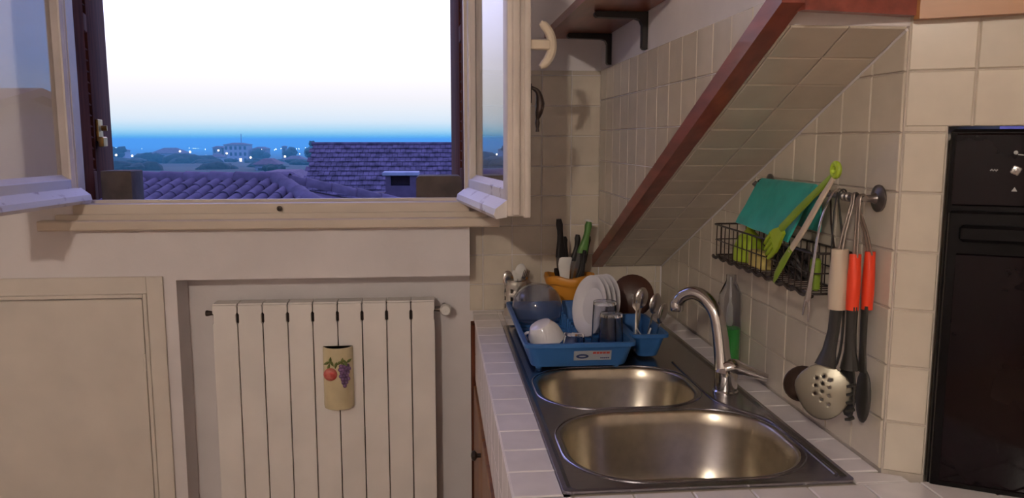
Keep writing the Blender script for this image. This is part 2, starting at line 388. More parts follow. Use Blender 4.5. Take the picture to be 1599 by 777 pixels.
def sash(name, label, hinge, rot, ins, W=.60):
    """local x: hinge -> free edge, y=0 exterior face, thickness towards ins"""
    HZ = 1.13; root = thing(name, label, 'window sash', hinge, rot, kind='structure')
    def Y(a, b): return (min(a * ins, b * ins), max(a * ins, b * ins))
    def bx(mb, x0, x1, a, b, z0, z1, bev=0): y0, y1 = Y(a, b); return mb.box(x0, x1, y0, y1, z0, z1, bev)
    T = .046
    for x0, x1, nm in ((0, .052, 'hinge_stile'), (W - .052, W, 'free_stile')):
        mb = bx(MB(), x0, x1, 0, T, 0, HZ, .003)
        if nm == 'free_stile':
            bx(mb, W - .012, W + .010, .012, .030, .004, HZ - .004, .002); bx(mb, W - .03, W + .004, T - .002, T + .014, -.004, HZ, .003)
        else:
            bx(mb, .030, .0325, -.0012, .001, .03, HZ)
        local(mb, root).build(nm, 'sash_paint', root)
    local(bx(MB(), .052, W - .052, 0, T, .0, .070, .003), root).build('bottom_rail', 'peeled_paint', root)
    local(bx(MB(), .052, W - .052, 0, T, HZ - .06, HZ, .003), root).build('top_rail', 'sash_paint', root)
    # glazing beads, sloping in to the pane
    bd = MB()
    def bead(x0, x1, z0, z1, vert, sgn):
        if vert:
            pr = [(x0, .006), (x0 + sgn * .014, .020), (x0, .020)]
            bd.loft([[(p[0], p[1] * ins, z) for p in pr] for z in (z0, z1)])
        else:
            pr = [(.006, z0), (.020, z0 + sgn * .014), (.020, z0)]
            bd.loft([[(x, p[0] * ins, p[1]) for p in pr] for x in (x0, x1)])
    bead(.052, 0, .07, HZ - .06, True, 1); bead(W - .052, 0, .07, HZ - .06, True, -1)
    bead(.052, W - .052, .07, 0, False, 1); bead(.052, W - .052, HZ - .06, 0, False, -1)
    local(bd, root).build('glazing_bead', 'sash_paint', root, smooth=False)
    local(bx(MB(), .046, W - .046, .021, .025, .064, HZ - .054), root).build('pane', 'glass_pane', root, smooth=False)
    dr = MB().loft([[(x, p[0] * ins, p[1]) for p in [(.0, .042), (-.030, .020), (-.034, .004), (-.028, -.006), (0, -.002)]] for x in (.004, W - .006)])
    local(dr, root).build('drip_rail', 'peeled_paint', root, smooth=False)
    return root
rs = sash('window_2', 'open right window sash with peeling lilac-white drip rail and bronze handle', (.098, 2.612, 1.266), math.atan2(-.99, .136), 1)
W = .60
# bronze casement handle on the inner face of the free stile
hp = MB().box(W - .034, W - .012, .0605, .066, .285, .335, .002)
local(hp, rs).build('handle_plate', 'dark_bronze', rs)
hl = MB().tube([(W - .023, .066, .325), (W - .023, .074, .322), (W - .018, .084, .312), (W - .014, .088, .285), (W - .014, .085, .262), (W - .016, .082, .246), (W - .016, .082, .236), (W - .016, .082, .222), (W - .016, .082, .214)],
               [.004, .005, .007, .0115, .0095, .0045, .006, .0035, .005], 10, smooth=3)
local(hl, rs).build('handle_lever', 'dark_bronze', rs)
# ivory crescent hook
hk = MB().box(W - .030, W - .006, .0605, .112, .418, .442, .003)
pr = []
cres = []
for k in range(13):
    t = R(-62 + 124 * k / 12); cres.append((W - .018, 0.062 + .058 * math.cos(t), .430 + .062 * math.sin(t)))
hk.tube(cres, [.006] + [.0105 + .002 * math.sin(PI * k / 12) for k in range(1, 12)] + [.006], 10, flat=1.0)
local(hk, rs).build('curtain_hook', 'ivory_plastic', rs, label='ivory crescent-shaped curtain hook')
ls = sash('window_3', 'open left window sash reflecting blue dusk sky, lower edge chipped', (-1.100, 2.612, 1.271), math.atan2(-.995, -.10), -1)

# brown shutters outside
def shutter(name, label, hinge, rot, ins, latch):
    root = thing(name, label, 'shutter', hinge, rot, group='brown louvred shutters outside the window')
    W, HZ, T = .55, 1.14, .036
    def bx(mb, x0, x1, a, b, z0, z1, bev=0): y0, y1 = sorted((a * ins, b * ins)); return mb.box(x0, x1, y0, y1, z0, z1, bev)
    for x0, x1 in ((0, .03), (.13, W)): local(bx(MB(), x0, x1, 0, T, 0, HZ, .003), root).build('stile', 'shutter_wood', root)
    for z0, z1 in ((0, .10), (HZ - .09, HZ), (.56, .62)): local(bx(MB(), .03, .13, 0, T, z0, z1, .003), root).build('rail', 'shutter_wood', root)
    n = 26
    sm = None
    for k in range(n):
        z = .115 + k * .0365
        if .545 < z < .625 or z > HZ - .11: continue
        if sm is None:
            sm = MB().loft([[(x, p[0], p[1]) for p in [(-.016, -.012), (-.014, -.015), (.016, .012), (.014, .015)]] for x in (.03, .13)]).mesh('slat', 'shutter_wood', Matrix.Identity(4))
        place(sm, 'slat', root, frame(root) @ Matrix.Translation((0, T / 2 * ins, z)))
    if latch:
        lb = MB().box(.160, .260, -.010 if ins > 0 else 0, 0 if ins > 0 else .010, .20, .275, .002)
        lb.box(.130, .220, -.028 if ins > 0 else .010, -.010 if ins > 0 else .028, .180, .215, .004)
        lb.tube([(.21, -.012 * ins, .245), (.21, -.03 * ins, .245)], .010, 8)
        local(lb, root).build('latch', 'brass', root, label='tarnished brass shutter latch')
    return root
shutter('shutter', 'dark brown louvred shutter with brass latch beside the left sash', (-1.128, 2.755, 1.255), math.atan2(.97, -.235), 1, True)
shutter('shutter', 'dark brown louvred shutter seen edge-on behind the right sash', (.098, 2.925, 1.255), math.atan2(.998, -.055), -1, False)
lb = MB().box(-1.105, -1.006, 2.77, 2.88, 1.2515, 1.358, .004)
lb.build_at('sill_block', 'block_brown', (-1.055, 2.825, 1.25), label='squarish dark brown block on the outer sill below the brass latch', category='block')
lb = MB().loft([[(p[0], y, p[1]) for p in rr(-.068, .088, 1.2515, 1.337, .014, 3)] for y in (2.76, 2.88)])
lb.build_at('sill_block', 'block_brown', (.01, 2.82, 1.25), label='long dark brown block on the outer sill beside the chimney view', category='block')

# ------------------------------------------------------------------ HATCH DOOR under the sill on the left
dr = thing('door_1', 'cream painted wooden hatch door in a moulded frame left of the radiator', 'door', (-1.25, 2.576, .16), kind='structure')
X0, X1, Z0, Z1 = -1.66, -.858, .14, 1.036
fm = MB().box(X0, X0 + .062, 2.564, 2.576, Z0, Z1, .003).box(X1 - .050, X1, 2.564, 2.576, Z0, Z1, .003).box(X0 + .062, X1 - .050, 2.564, 2.576, Z1 - .055, Z1, .003).box(X0 + .062, X1 - .05, 2.564, 2.576, Z0, Z0 + .05, .003)
fm.build('door_frame', 'cream_paint', dr)
ms = MB().box(X1 - .062, X1 - .050, 2.560, 2.576, Z0 + .05, Z1 - .055, .003).box(X0 + .062, X1 - .062, 2.560, 2.576, Z1 - .067, Z1 - .055, .003)
ms.build('moulding', 'cream_paint', dr)
MB().box(X0 + .064, X1 - .066, 2.566, 2.576, Z0 + .052, Z1 - .071, .004).build('door_panel', 'cream_paint', dr)
MB().tube([(X1 - .066, 2.560, .735), (X1 - .066, 2.560, .79)], .005, 8).build('hinge', 'cream_paint', dr)

# ------------------------------------------------------------------ COUNTER
ct = thing('worktop', 'white tiled kitchen worktop around the steel sink', 'worktop', (.45, 1.8, .69))
cb = MB().box(.122, .215, 1.24, 2.572, .69, .876).box(.122, .215, 2.572, 2.686, .69, .876).box(.695, .776, 1.29, 2.686, .80, .876).box(.215, .695, 2.43, 2.686, .80, .876).box(.122, .70, .95, 1.25, .69, .876)
cb.loft([[(x, y, z) for x, y in ((.70, .95), (1.35, .95), (.853, 1.238), (.774, 1.282), (.70, 1.29))] for z in (.69, .868)])
cb.build('slab', 'grout', ct, smooth=False)
Z = .876
kw = dict(m='tile_counter')
tile_grid(ct, (0, 0, Z), (1, 0, 0), (0, 1, 0), (0, 0, 1), [(.119, 1.237), (.203, 1.237), (.203, 2.684), (.119, 2.684)], off=(.1185, 1.04), **kw)
tile_grid(ct, (0, 0, Z), (1, 0, 0), (0, 1, 0), (0, 0, 1), [(.706, 1.287), (.774, 1.287), (.774, 2.684), (.706, 2.684)], off=(.7045, 1.04), **kw)
tile_grid(ct, (0, 0, Z), (1, 0, 0), (0, 1, 0), (0, 0, 1), [(.203, 2.444), (.706, 2.444), (.706, 2.684), (.203, 2.684)], off=(.1185, 1.04), **kw)
tile_grid(ct, (0, 0, Z - .0), (1, 0, 0), (0, 1, 0), (0, 0, 1), [(.119, .952), (1.33, .952), (.847, 1.234), (.119, 1.234)], off=(.1185, 1.04), **kw)
tile_grid(ct, (0, 0, Z - .0), (1, 0, 0), (0, 1, 0), (0, 0, 1), [(.709, 1.234), (.847, 1.234), (.774, 1.277), (.709, 1.285)], off=(.7045, 1.04), **kw)
tile_grid(ct, (.122, 0, 0), (0, -1, 0), (0, 0, 1), (-1, 0, 0), [(-2.57, .69), (-.952, .69), (-.952, .876), (-2.57, .876)], off=(-2.44, .776), **kw)

cbn = thing('base_cabinet', 'brown wooden base cabinet under the tiled worktop', 'cabinet', (.4, 1.8, 0))
MB().box(.130, .69, .95, 2.57, .08, .686).box(.16, .69, .97, 2.55, 0, .08).build('body', 'cabinet_wood', cbn, smooth=False)
for y0, y1 in ((2.03, 2.50), (1.52, 2.02), (1.0, 1.51)):
    dd = MB().box(.112, .130, y0, y1, .10, .675, .003).build('door', 'cabinet_wood', cbn)
    MB().lathe([(.001, 0), (.006, 0), (.006, .010), (.014, .016), (.014, .022), (.008, .026), (.0005, .027)], (.112, y0 + .05, .61), 12, ax=(-1, 0, 0)).build('knob', 'dark_bronze', dd)
MB().box(.107, .121, 2.51, 2.57, 0, .872, .002).build('end_post', 'shutter_wood', cbn)

# ------------------------------------------------------------------ SINK
sk = thing('sink', 'stainless steel double bowl sink set into the tiled worktop', 'sink', (.455, 1.84, .88))
sx0, sx1, sy0, sy1 = .203, .707, 1.238, 2.442
def ring(x0, x1, y0, y1, r, z, n=6): return [(p[0], p[1], z) for p in rr(x0, x1, y0, y1, r, n)]
ZD = .8825
B1 = (.233, .600, 1.655, 1.957, .115); B2 = (.236, .676, 1.275, 1.620, .135)
bm = bmesh.new()
def bm_loop(pts):
    vs_ = [bm.verts.new(p) for p in pts]; es = [bm.edges.new((vs_[i], vs_[(i + 1) % len(vs_)])) for i in range(len(vs_))]; return vs_, es
loops = [ring(sx0, sx1, sy0, sy1, .012, .8805), ring(sx0, sx1, sy0, sy1, .012, .8855), ring(sx0 + .008, sx1 - .008, sy0 + .008, sy1 - .008, .012, .8862), ring(sx0 + .016, sx1 - .016, sy0 + .016, sy1 - .016, .012, ZD)]
prev = None
for Lp in loops:
    cur = bm_loop(Lp)
    if prev:
        for i in range(len(Lp)):
            k = (i + 1) % len(Lp); bm.faces.new((prev[0][i], prev[0][k], cur[0][k], cur[0][i]))
    prev = cur
E = list(prev[1])
bowls = []
for b in (B1, B2):
    bl = bm_loop(ring(*b, ZD, 10)); E += bl[1]
bmesh.ops.triangle_fill(bm, edges=E, use_beauty=True)
bmesh.ops.recalc_face_normals(bm, faces=bm.faces)
me = bpy.data.meshes.new('deck'); bm.to_mesh(me); bm.free(); me.materials.append(M['steel'])
o = bpy.data.objects.new('deck', me); COL.objects.link(o); o.parent = sk; me.transform(frame(sk).inverted()); WM[o] = frame(sk).copy()
for b, dep in ((B1, .135), (B2, .155)):
    x0, x1, y0, y1, r = b
    st = [(0, ZD), (.003, ZD - .001), (.006, ZD - .005), (.010, ZD - .03), (.018, ZD - dep + .04), (.028, ZD - dep + .015), (.05, ZD - dep + .003), (.09, ZD - dep)]
    L_ = [ring(x0 + i, x1 - i, y0 + i, y1 - i, max(r - i * .5, .02), z, 10) for i, z in st]
    bo = MB().loft(L_, cap0=False).build('bowl', 'steel_bowl', sk)
    MB().lathe([(.036, .0005), (.040, .002), (.034, .003), (.028, -.0), (.002, .001)], ((x0 + x1) / 2, (y0 + y1) / 2, ZD - dep + .001), 20, cap1=True).build('drain', 'chrome', bo)
    # pressed lip round the bowl
    lip = [(p[0], p[1], ZD + .0003) for p in rr(x0 - .009, x1 + .009, y0 - .009, y1 + .009, r + .009, 10)]
    MB().tube(lip + [lip[0]], .0018, 6).build('bowl_lip', 'steel', sk)
MB().tube([(.612, 1.99, ZD), (.612, 1.80, ZD), (.615, 1.68, ZD), (.640, 1.62, ZD), (.680, 1.55, ZD), (.688, 1.45, ZD), (.688, 1.27, ZD)], .0042, 8, flat=.8, smooth=5).build('deck_ridge', 'steel', sk)
for k in range(3):
    y = 1.36 + k * .016
    MB().loft([[(x, p[0], p[1]) for p in rr(y - .003, y + .003, .815, .842, .003, 3)] for x in (.6605, .668)]).build('overflow_slot', 'dark_slot', sk)

# ------------------------------------------------------------------ FAUCET
fc = thing('faucet', 'chrome mixer tap with a curved spout and lever beside the sink bowls', 'faucet', (.660, 1.735, ZD))
MB().lathe([(.001, 0), (.029, 0), (.029, .004), (.026, .007), (.0265, .012), (.0255, .030), (.027, .040), (.0265, .050), (.020, .058), (.001, .060)], (.660, 1.735, ZD + .0003), 24).build('body', 'chrome', fc)
MB().tube([(.655, 1.74, .935), (.653, 1.748, .975), (.649, 1.756, 1.02), (.641, 1.765, 1.062), (.624, 1.785, 1.092), (.602, 1.805, 1.103), (.582, 1.825, 1.092), (.570, 1.838, 1.070)],
          [.020, .0185, .0175, .0165, .016, .0155, .015, .0145], 14, smooth=5).build('spout', 'chrome', fc)
MB().lathe([(.001, 0), (.0145, 0), (.0155, .002), (.0155, .020), (.014, .023), (.001, .023)], (.571, 1.837, 1.054), 18).build('aerator', 'chrome', fc)
MB().tube([(.660, 1.735, .9385), (.676, 1.728, .944), (.700, 1.718, .939), (.728, 1.706, .929), (.744, 1.699, .924)], [.024, .021, .0145, .0115, .010], 12, flat=.9, smooth=4).build('lever', 'chrome', fc)

# ------------------------------------------------------------------ SOAP BOTTLE
sb = thing('soap_bottle', 'clear plastic bottle half full of green washing-up liquid behind the tap', 'bottle', (.744, 1.945, .8805))
MB().lathe([(.001, .0), (.026, 0), (.029, .004), (.029, .105), (.028, .135), (.030, .165), (.028, .19), (.017, .215), (.012, .225), (.012, .240), (.0105, .240), (.0105, .225), (.0265, .188), (.028, .165), (.026, .135), (.0275, .1045), (.0275, .005), (.001, .002)], (.744, 1.945, .8805), 24, sy=1.12).build('bottle_body', 'glass_clear', sb)
MB().lathe([(.001, .0035), (.0265, .005), (.0268, .103), (.001, .104)], (.744, 1.945, .8805), 24, sy=1.12).build('liquid', 'green_soap', sb)
MB().lathe([(.001, .108), (.006, .108), (.009, .12), (.008, .155), (.003, .17), (.003, .235)], (.744, 1.945, .8805), 10).build('dip_tube', 'white_plastic', sb)
lab = MB().loft([[(.744 + .0297 * math.cos(R(a)), 1.945 + .0297 * math.sin(R(a)), .8805 + z) for a in range(150, 216, 8)] for z in (.03, .085)], False, False, closed=False)
lab.build('bottle_label', 'pale_yellow', sb)

# ------------------------------------------------------------------ RADIATOR
rd = thing('radiator', 'cream aluminium radiator with nine flat sections in the wall niche', 'radiator', (-.36, 2.63, .10))
x0 = -.718; pw = .079
def section_mesh():
    mb = MB(); w2 = pw - .0026; zt, zb = .835, .0; d0, d1 = 0.0, .072
    out = [(0.0015, zb), (w2 - .0015, zb), (w2, zb + .01), (w2, .775), (w2 - .0035, .779), (w2 - .0035, .806), (w2, .81), (w2, zt - .004), (w2 - .0015, zt), (.0015, zt), (0, zt - .004), (0, .81), (.0035, .806), (.0035, .779), (0, .775), (0, zb + .01)]
    cx, cz = w2 / 2, zt / 2
    def ins(k): return [(cx + (x - cx) * (1 - k / cx), cz + (z - cz) * (1 - k / cz)) for x, z in out]
    a = ins(.0012)
    mb.loft([[(p[0], d0, p[1]) for p in a], [(p[0], d0 + .003, p[1]) for p in out], [(p[0], d0 + .008, p[1]) for p in out]])
    mb.box(.004, w2 - .004, .008, d1, .03, zt - .006)
    mb.loft([[(x, y, z) for x, y in ((.001, .008), (w2 - .001, .008), (w2 - .001, d1 - .004), (.001, d1 - .004))] for z in (zt - .006, zt + .004)])
    return mb.mesh('section', 'radiator', Matrix.Identity(4))
sm = section_mesh()
for k in range(9):
    place(sm, 'section', rd, Matrix.Translation((x0 + k * pw, 2.586, .10)))
MB().box(x0 + .01, x0 + 9 * pw - .01, 2.600, 2.650, .12, .925).build('slot_shade_core', 'dark_slot', rd, smooth=False)  # added dark box, its colour stands in for shade between the sections
MB().tube([(x0 - .03, 2.625, .903), (x0 - .026, 2.625, .903), (x0 - .012, 2.625, .903), (x0 + .01, 2.625, .903)], [.009, .010, .007, .007], 10).build('end_plug', 'dark_bronze', rd)
vv = MB().tube([(x0 + 9 * pw - .005, 2.625, .903), (x0 + 9 * pw + .012, 2.625, .903), (x0 + 9 * pw + .03, 2.625, .903)], [.008, .010, .008], 10)
vv.tube([(.022, 2.63, .903), (.022, 2.688, .903)], .008, 8).build('valve_pipe', 'pewter', rd)
MB().lathe([(.001, 0), (.017, 0), (.019, .004), (.019, .024), (.015, .030), (.005, .031), (.0045, .028), (.001, .028)], (.026, 2.622, .903), 12, ax=(0, -1, 0)).build('valve_cap', 'white_plastic', rd)
MB().tube([(x0 + 9 * pw - .01, 2.63, .15), (.022, 2.63, .15), (.022, 2.684, .15)], .009, 8).build('return_pipe', 'pewter', rd)
for s in (-.56, -.16):
    MB().box(s - .02, s + .02, 2.655, 2.688, .55, .58).build('bracket', 'radiator', rd)
for xx in (-.66, -.08):
    MB().box(xx - .015, xx + .015, 2.60, 2.64, .0, .13).build('foot', 'radiator', rd)

# ceramic humidifier hung on the radiator
hm = thing('humidifier', 'cream ceramic radiator humidifier with painted apple and grapes', 'humidifier', (-.323, 2.584, .585))
def half(cx, rx, ry, z, n=16, y0=2.583): return [(cx + rx * math.cos(PI + PI * k / n), y0 + ry * math.sin(PI + PI * k / n), z) for k in range(n + 1)]
cx = -.325
hb = MB().loft([half(cx, .040, .030, .588), half(cx, .047, .040, .592), half(cx, .049, .043, .602), half(cx, .0485, .0425, .70), half(cx, .0485, .0425, .785), half(cx, .0475, .0415, .7955), half(cx, .044, .037, .7955), half(cx, .043, .036, .780), half(cx, .043, .036, .62)])
hb.build('vase_body', 'ceramic', hm)
MB().ball((-.346, 2.542, .712), .0225, 14, 10, (1, .45, .95)).build('apple', 'apple_red', hm, label='red painted relief apple')
rows = [(.738, (-.312, -.302, -.292)), (.727, (-.315, -.306, -.297, -.288)), (.716, (-.310, -.301, -.292)), (.705, (-.313, -.304, -.295)), (.694, (-.308, -.299, -.291)), (.683, (-.306, -.297)), (.672, (-.302,))]
gm = MB().ball((0, 0, 0), .0068, 8, 6, (1, .7, 1)).mesh('grape', 'grape', Matrix.Identity(4))
for z, xs in rows:
    for x in xs:
        a = (x - cx) / .0485; yy = 2.583 - .0425 * math.sqrt(max(0, 1 - a * a))
        place(gm, 'grape', hm, Matrix.Translation((x, yy - .0015, z)))
lf = [(-.352, .735, .30), (-.358, .748, 1.2), (-.340, .748, -.5), (-.346, .758, .2), (-.318, .750, 1.0), (-.308, .755, .2), (-.298, .750, -.6), (-.288, .753, .9), (-.300, .744, -1.1), (-.328, .742, .2)]
for x, z, a in lf:
    aa = (x - cx) / .0485; yy = 2.583 - .0425 * math.sqrt(max(0, 1 - aa * aa)) - .003
    mb = MB(); Ls = []
    for t in range(7):
        u = t / 6; wd = .0045 * math.sin(PI * min(.97, max(.06, u))) ; l = -.010 + .022 * u
        Ls.append([(wd * math.cos(q), -.0012 + .0022 * math.sin(q), l) for q in (0, PI / 2, PI, 3 * PI / 2)])
    mb.loft(Ls).xf(Matrix.Translation((x, yy, z)) @ Matrix.Rotation(a, 4, 'Y'))
    mb.build('leaf', 'leaf_paint', hm)

# ------------------------------------------------------------------ SHELF with brackets (on upper wall)
sh = thing('wall_shelf', 'red-brown wooden shelf on black brackets above the soffit tiles', 'shelf', (.45, 2.3, 1.79))
MB().loft([[(p[0], p[1], z) for p in [(.551, 2.684), (.366, 2.684), (.360, 2.676)] + [(.360, 1.99)] + [(.405 - .045 * math.cos(R(t)), 1.945 - .045 * math.sin(R(t)) + .0) for t in range(0, 91, 15)] + [(.551, 1.90)]] for z in (1.790, 1.812)]).build('board', 'shelf_wood', sh)
for y in (2.11, 2.545):
    bk = MB().loft([[(p[0], yy, p[1]) for p in [(.554, 1.694), (.5445, 1.694), (.540, 1.699), (.540, 1.756), (.534, 1.768), (.522, 1.772), (.420, 1.774), (.414, 1.779), (.414, 1.786), (.418, 1.789), (.554, 1.789)]] for yy in (y - .012, y + .012)])
    bk.build('bracket', 'black_metal', sh)
MB().ball((.535, 1.884, 1.80), .017, 12, 8, (1.1, 1, .9)).build('end_knob', 'shelf_wood', sh)

# ------------------------------------------------------------------ UTENSIL RAIL
rl = thing('utensil_rail', 'pewter utensil rail with round wall flanges on the tiled wall', 'rail', (.775, 1.6, 1.358))
ZR = 1.358; XR = .737
MB().tube([(XR, 1.318, ZR), (XR, 1.80, ZR)], .0052, 12).build('rod', 'pewter', rl)
for y in (1.338, 1.80):
    fl = MB().lathe([(.001, 0), (.024, 0), (.024, .003), (.019, .006), (.010, .008), (.0065, .014), (.006, .032), (.008, .036), (.001, .044)], (.7745, y, ZR), 20, ax=(-1, 0, 0))
    fl.build('flange', 'pewter', rl)
for k, y in enumerate((1.352, 1.372, 1.386)):
    MB().lathe([(.0055, -.004), (.0085, -.002), (.0085, .002), (.0055, .004)], (XR, y, ZR), 12, ax=(0, 1, 0)).build('collar', 'pewter', rl)

# wire basket
bs = thing('wire_basket', 'dark wire basket hanging from the utensil rail', 'basket', (.73, 1.66, 1.18))
bx0, bx1, by0, by1, bz0, bz1 = .690, .768, 1.40, 1.935, 1.175, 1.252
rim = [(p[0], p[1], bz1) for p in rr(bx0, bx1, by0, by1, .012, 3)]; MB().tube(rim + [rim[0]], .0023, 8).build('rim', 'wire_dark', bs)
low = [(p[0], p[1], bz0) for p in rr(bx0 + .004, bx1 - .003, by0 + .006, by1 - .006, .012, 3)]; MB().tube(low + [low[0]], .0022, 8).build('base_ring', 'wire_dark', bs)
mid = [(p[0], p[1], 1.214) for p in rr(bx0 + .002, bx1 - .002, by0 + .003, by1 - .003, .012, 3)]; MB().tube(mid + [mid[0]], .0014, 6).build('middle_ring', 'wire_dark', bs)
wm = MB().tube([(0, 0, 0), (0, 0, bz1 - bz0)], .0013, 6).mesh('wire', 'wire_dark', Matrix.Identity(4))
n = 19
for k in range(n):
    y = by0 + .02 + (by1 - by0 - .04) * k / (n - 1)
    for x in (bx0 + .002, bx1 - .002): place(wm, 'wire', bs, Matrix.Translation((x, y, bz0)))
for k in range(3):
    x = bx0 + .02 + .02 * k
    for y in (by0 + .003, by1 - .003): place(wm, 'wire', bs, Matrix.Translation((x, y, bz0)))
wm2 = MB().tube([(bx0 + .004, 0, 0), (bx1 - .003, 0, 0)], .0013, 6).mesh('base_wire', 'wire_dark', Matrix.Identity(4))
for k in range(24): place(wm2, 'base_wire', bs, Matrix.Translation((0, by0 + .015 + k * (by1 - by0 - .03) / 23, bz0)))
wav = [(bx0 + .001, by0 + (by1 - by0) * k / 60, bz0 - .003 + .003 * math.sin(k * 1.05)) for k in range(61)]
MB().tube(wav, .0042, 6).build('scalloped_edge', 'wire_dark', bs)
for y in (1.47, 1.76):
    MB().tube([(bx1 - .002, y, bz1), (.757, y, 1.30), (.752, y, 1.355), (.745, y, 1.368), (.735, y, 1.371), (.727, y, 1.366)], .002, 6, smooth=3).build('hanger', 'wire_dark', bs)

# turquoise packet over the rail
tq = MB(); sec = [(.7305, 1.3695), (.722, 1.352), (.706, 1.312), (.692, 1.284), (.688, 1.272), (.691, 1.270), (.696, 1.282), (.711, 1.312), (.727, 1.350), (.737, 1.3645), (.747, 1.350), (.752, 1.315), (.754, 1.288), (.757, 1.289), (.755, 1.318), (.751, 1.355), (.744, 1.370), (.737, 1.374)]
Ls = []
for k in range(9):
    t = k / 8; y = 1.50 + .262 * t
    dz = .012 * t - .010 * (1 - t); wv = .0025 * math.sin(k * 2.1)
    Ls.append([(p[0] + wv * (1.37 - p[1]) / .1, y + (1.37 - p[1]) * (.10 + .08 * t), p[1] - (1.37 - p[1]) * .12 * (1 - t)) for p in sec])
tq.loft(Ls)
tq.build_at('plastic_packet', 'turquoise', (.735, 1.63, 1.33), label='turquoise plastic packet folded over the utensil rail', category='packet')

# things in the basket
fn = thing('funnel', 'lime green upside-down funnel in the wire basket', 'funnel', (.728, 1.80, 1.179))
MB().lathe([(.034, .0), (.036, .004), (.034, .030), (.024, .056), (.010, .070), (.0075, .075), (.0065, .118), (.005, .118), (.006, .074), (.022, .054), (.032, .028), (.032, .0)], (.729, 1.80, 1.1795), 20, sy=1.35).build('cone', 'lime', fn)
spg = MB().box(.700, .726, 1.655, 1.735, 1.1785, 1.216, .004)
spg.build_at('sponge', 'yellow_sponge', (.713, 1.695, 1.178), label='pale yellow sponge behind the wires of the basket', category='sponge')
sc_ = MB()
for k in range(16):
    a = random.random() * 6.28; b = random.uniform(-1, 1)
    pts = []
    for q in range(14):
        t = q * .55 + a
        pts.append((.728 + .026 * math.cos(t) * math.cos(k), 1.555 + .045 * math.sin(t + k * .7), 1.212 + .028 * math.sin(t * 1.3 + b * 3)))
    sc_.tube(pts, .0032, 5, smooth=3)
sc_.build_at('steel_scourer', 'scourer', (.728, 1.555, 1.18), label='dark glittering wire scourer in the basket beside lime tongs', category='scourer')
gs = MB().box(.702, .716, 1.416, 1.440, 1.1785, 1.240, .005)
gs.build_at('green_peeler', 'lime_deep', (.709, 1.428, 1.178), label='dull green handle sticking through the basket beside the steel tongs', category='peeler')

# lime silicone tongs leaning between rail and basket
tg = thing('silicone_tongs', 'lime green silicone tongs leaning across rail and basket', 'tongs', (.69, 1.45, 1.2))
MB().tube([(.692 + 0 * t, 1.338 + .011 * math.cos(2 * PI * t / 14), 1.408 + .011 * math.sin(2 * PI * t / 14)) for t in range(15)], .0052, 8).build('ring', 'lime', tg)
MB().tube([(.694, 1.347, 1.400), (.690, 1.40, 1.366), (.685, 1.46, 1.327), (.680, 1.52, 1.286)], [.006, .0075, .0085, .009], 8, flat=.6, up=(1, 0, 0)).build('front_arm', 'lime_deep', tg)
MB().tube([(.690, 1.340, 1.394), (.682, 1.375, 1.346), (.676, 1.415, 1.294), (.670, 1.455, 1.250)], [.006, .0075, .008, .007], 8, flat=.5, up=(1, 0, 0)).build('steel_arm', 'beige_plastic', tg)
fk = MB()
hd = [(-.009, 0), (.009, 0), (.021, .030), (.024, .052), (.022, .082)]
Ls = []
dv = Vector((-.004, .82, -.57)).normalized(); wv = Vector((0, .57, .82)).normalized(); o0 = Vector((.682, 1.515, 1.284))
for wd, l in ((.009, 0), (.013, .015), (.021, .035), (.024, .055)):
    c0 = o0 + dv * l; Ls.append([c0 + wv * wd + Vector((.003, 0, 0)), c0 - wv * wd + Vector((.003, 0, 0)), c0 - wv * wd - Vector((.003, 0, 0)), c0 + wv * wd - Vector((.003, 0, 0))])
fk.loft(Ls)
for q in (-.0185, -.0062, .0062, .0185):
    c0 = o0 + dv * .052 + wv * q; fk.tube([c0, o0 + dv * .075 + wv * q * 1.02, o0 + dv * (.098 - abs(q) * .35) + wv * q * .95], [.0052, .0050, .0034], 8)
fk.build('fork_head', 'lime', tg)
MB().tube([(.670, 1.450, 1.256), (.670, 1.485, 1.222), (.672, 1.515, 1.194), (.674, 1.530, 1.178)], [.008, .010, .009, .004], 8, flat=.4, up=(1, 0, 0)).build('spoon_head', 'lime_deep', tg)

# steel tongs
st = thing('steel_tongs', 'slim stainless tongs with forked tips hanging from the rail', 'tongs', (.715, 1.40, 1.36))
MB().tube([(.745, 1.402, 1.352), (.740, 1.402, 1.3685), (.729, 1.402, 1.370), (.718, 1.402, 1.356), (.698, 1.396, 1.310), (.685, 1.390, 1.225), (.683, 1.396, 1.180), (.683, 1.400, 1.165)], [.003, .003, .003, .0036, .0042, .0055, .009, .010], 8, flat=.4, smooth=3).build('arm', 'cutlery_steel', st)
for q, z in ((-.010, 1.118), (.010, 1.126)):
    MB().tube([(.683, 1.400 + q * .5, 1.172), (.683, 1.402 + q, 1.150), (.683, 1.405 + q * 1.1, z + .008)], [.005, .0042, .0025], 8, flat=.4).build('prong', 'cutlery_steel', st)
MB().tube([(.729, 1.398, 1.3655), (.724, 1.398, 1.33), (.722, 1.397, 1.25), (.722, 1.396, 1.235)], .0022, 8, flat=.5).build('rear_arm', 'dark_nylon', st)

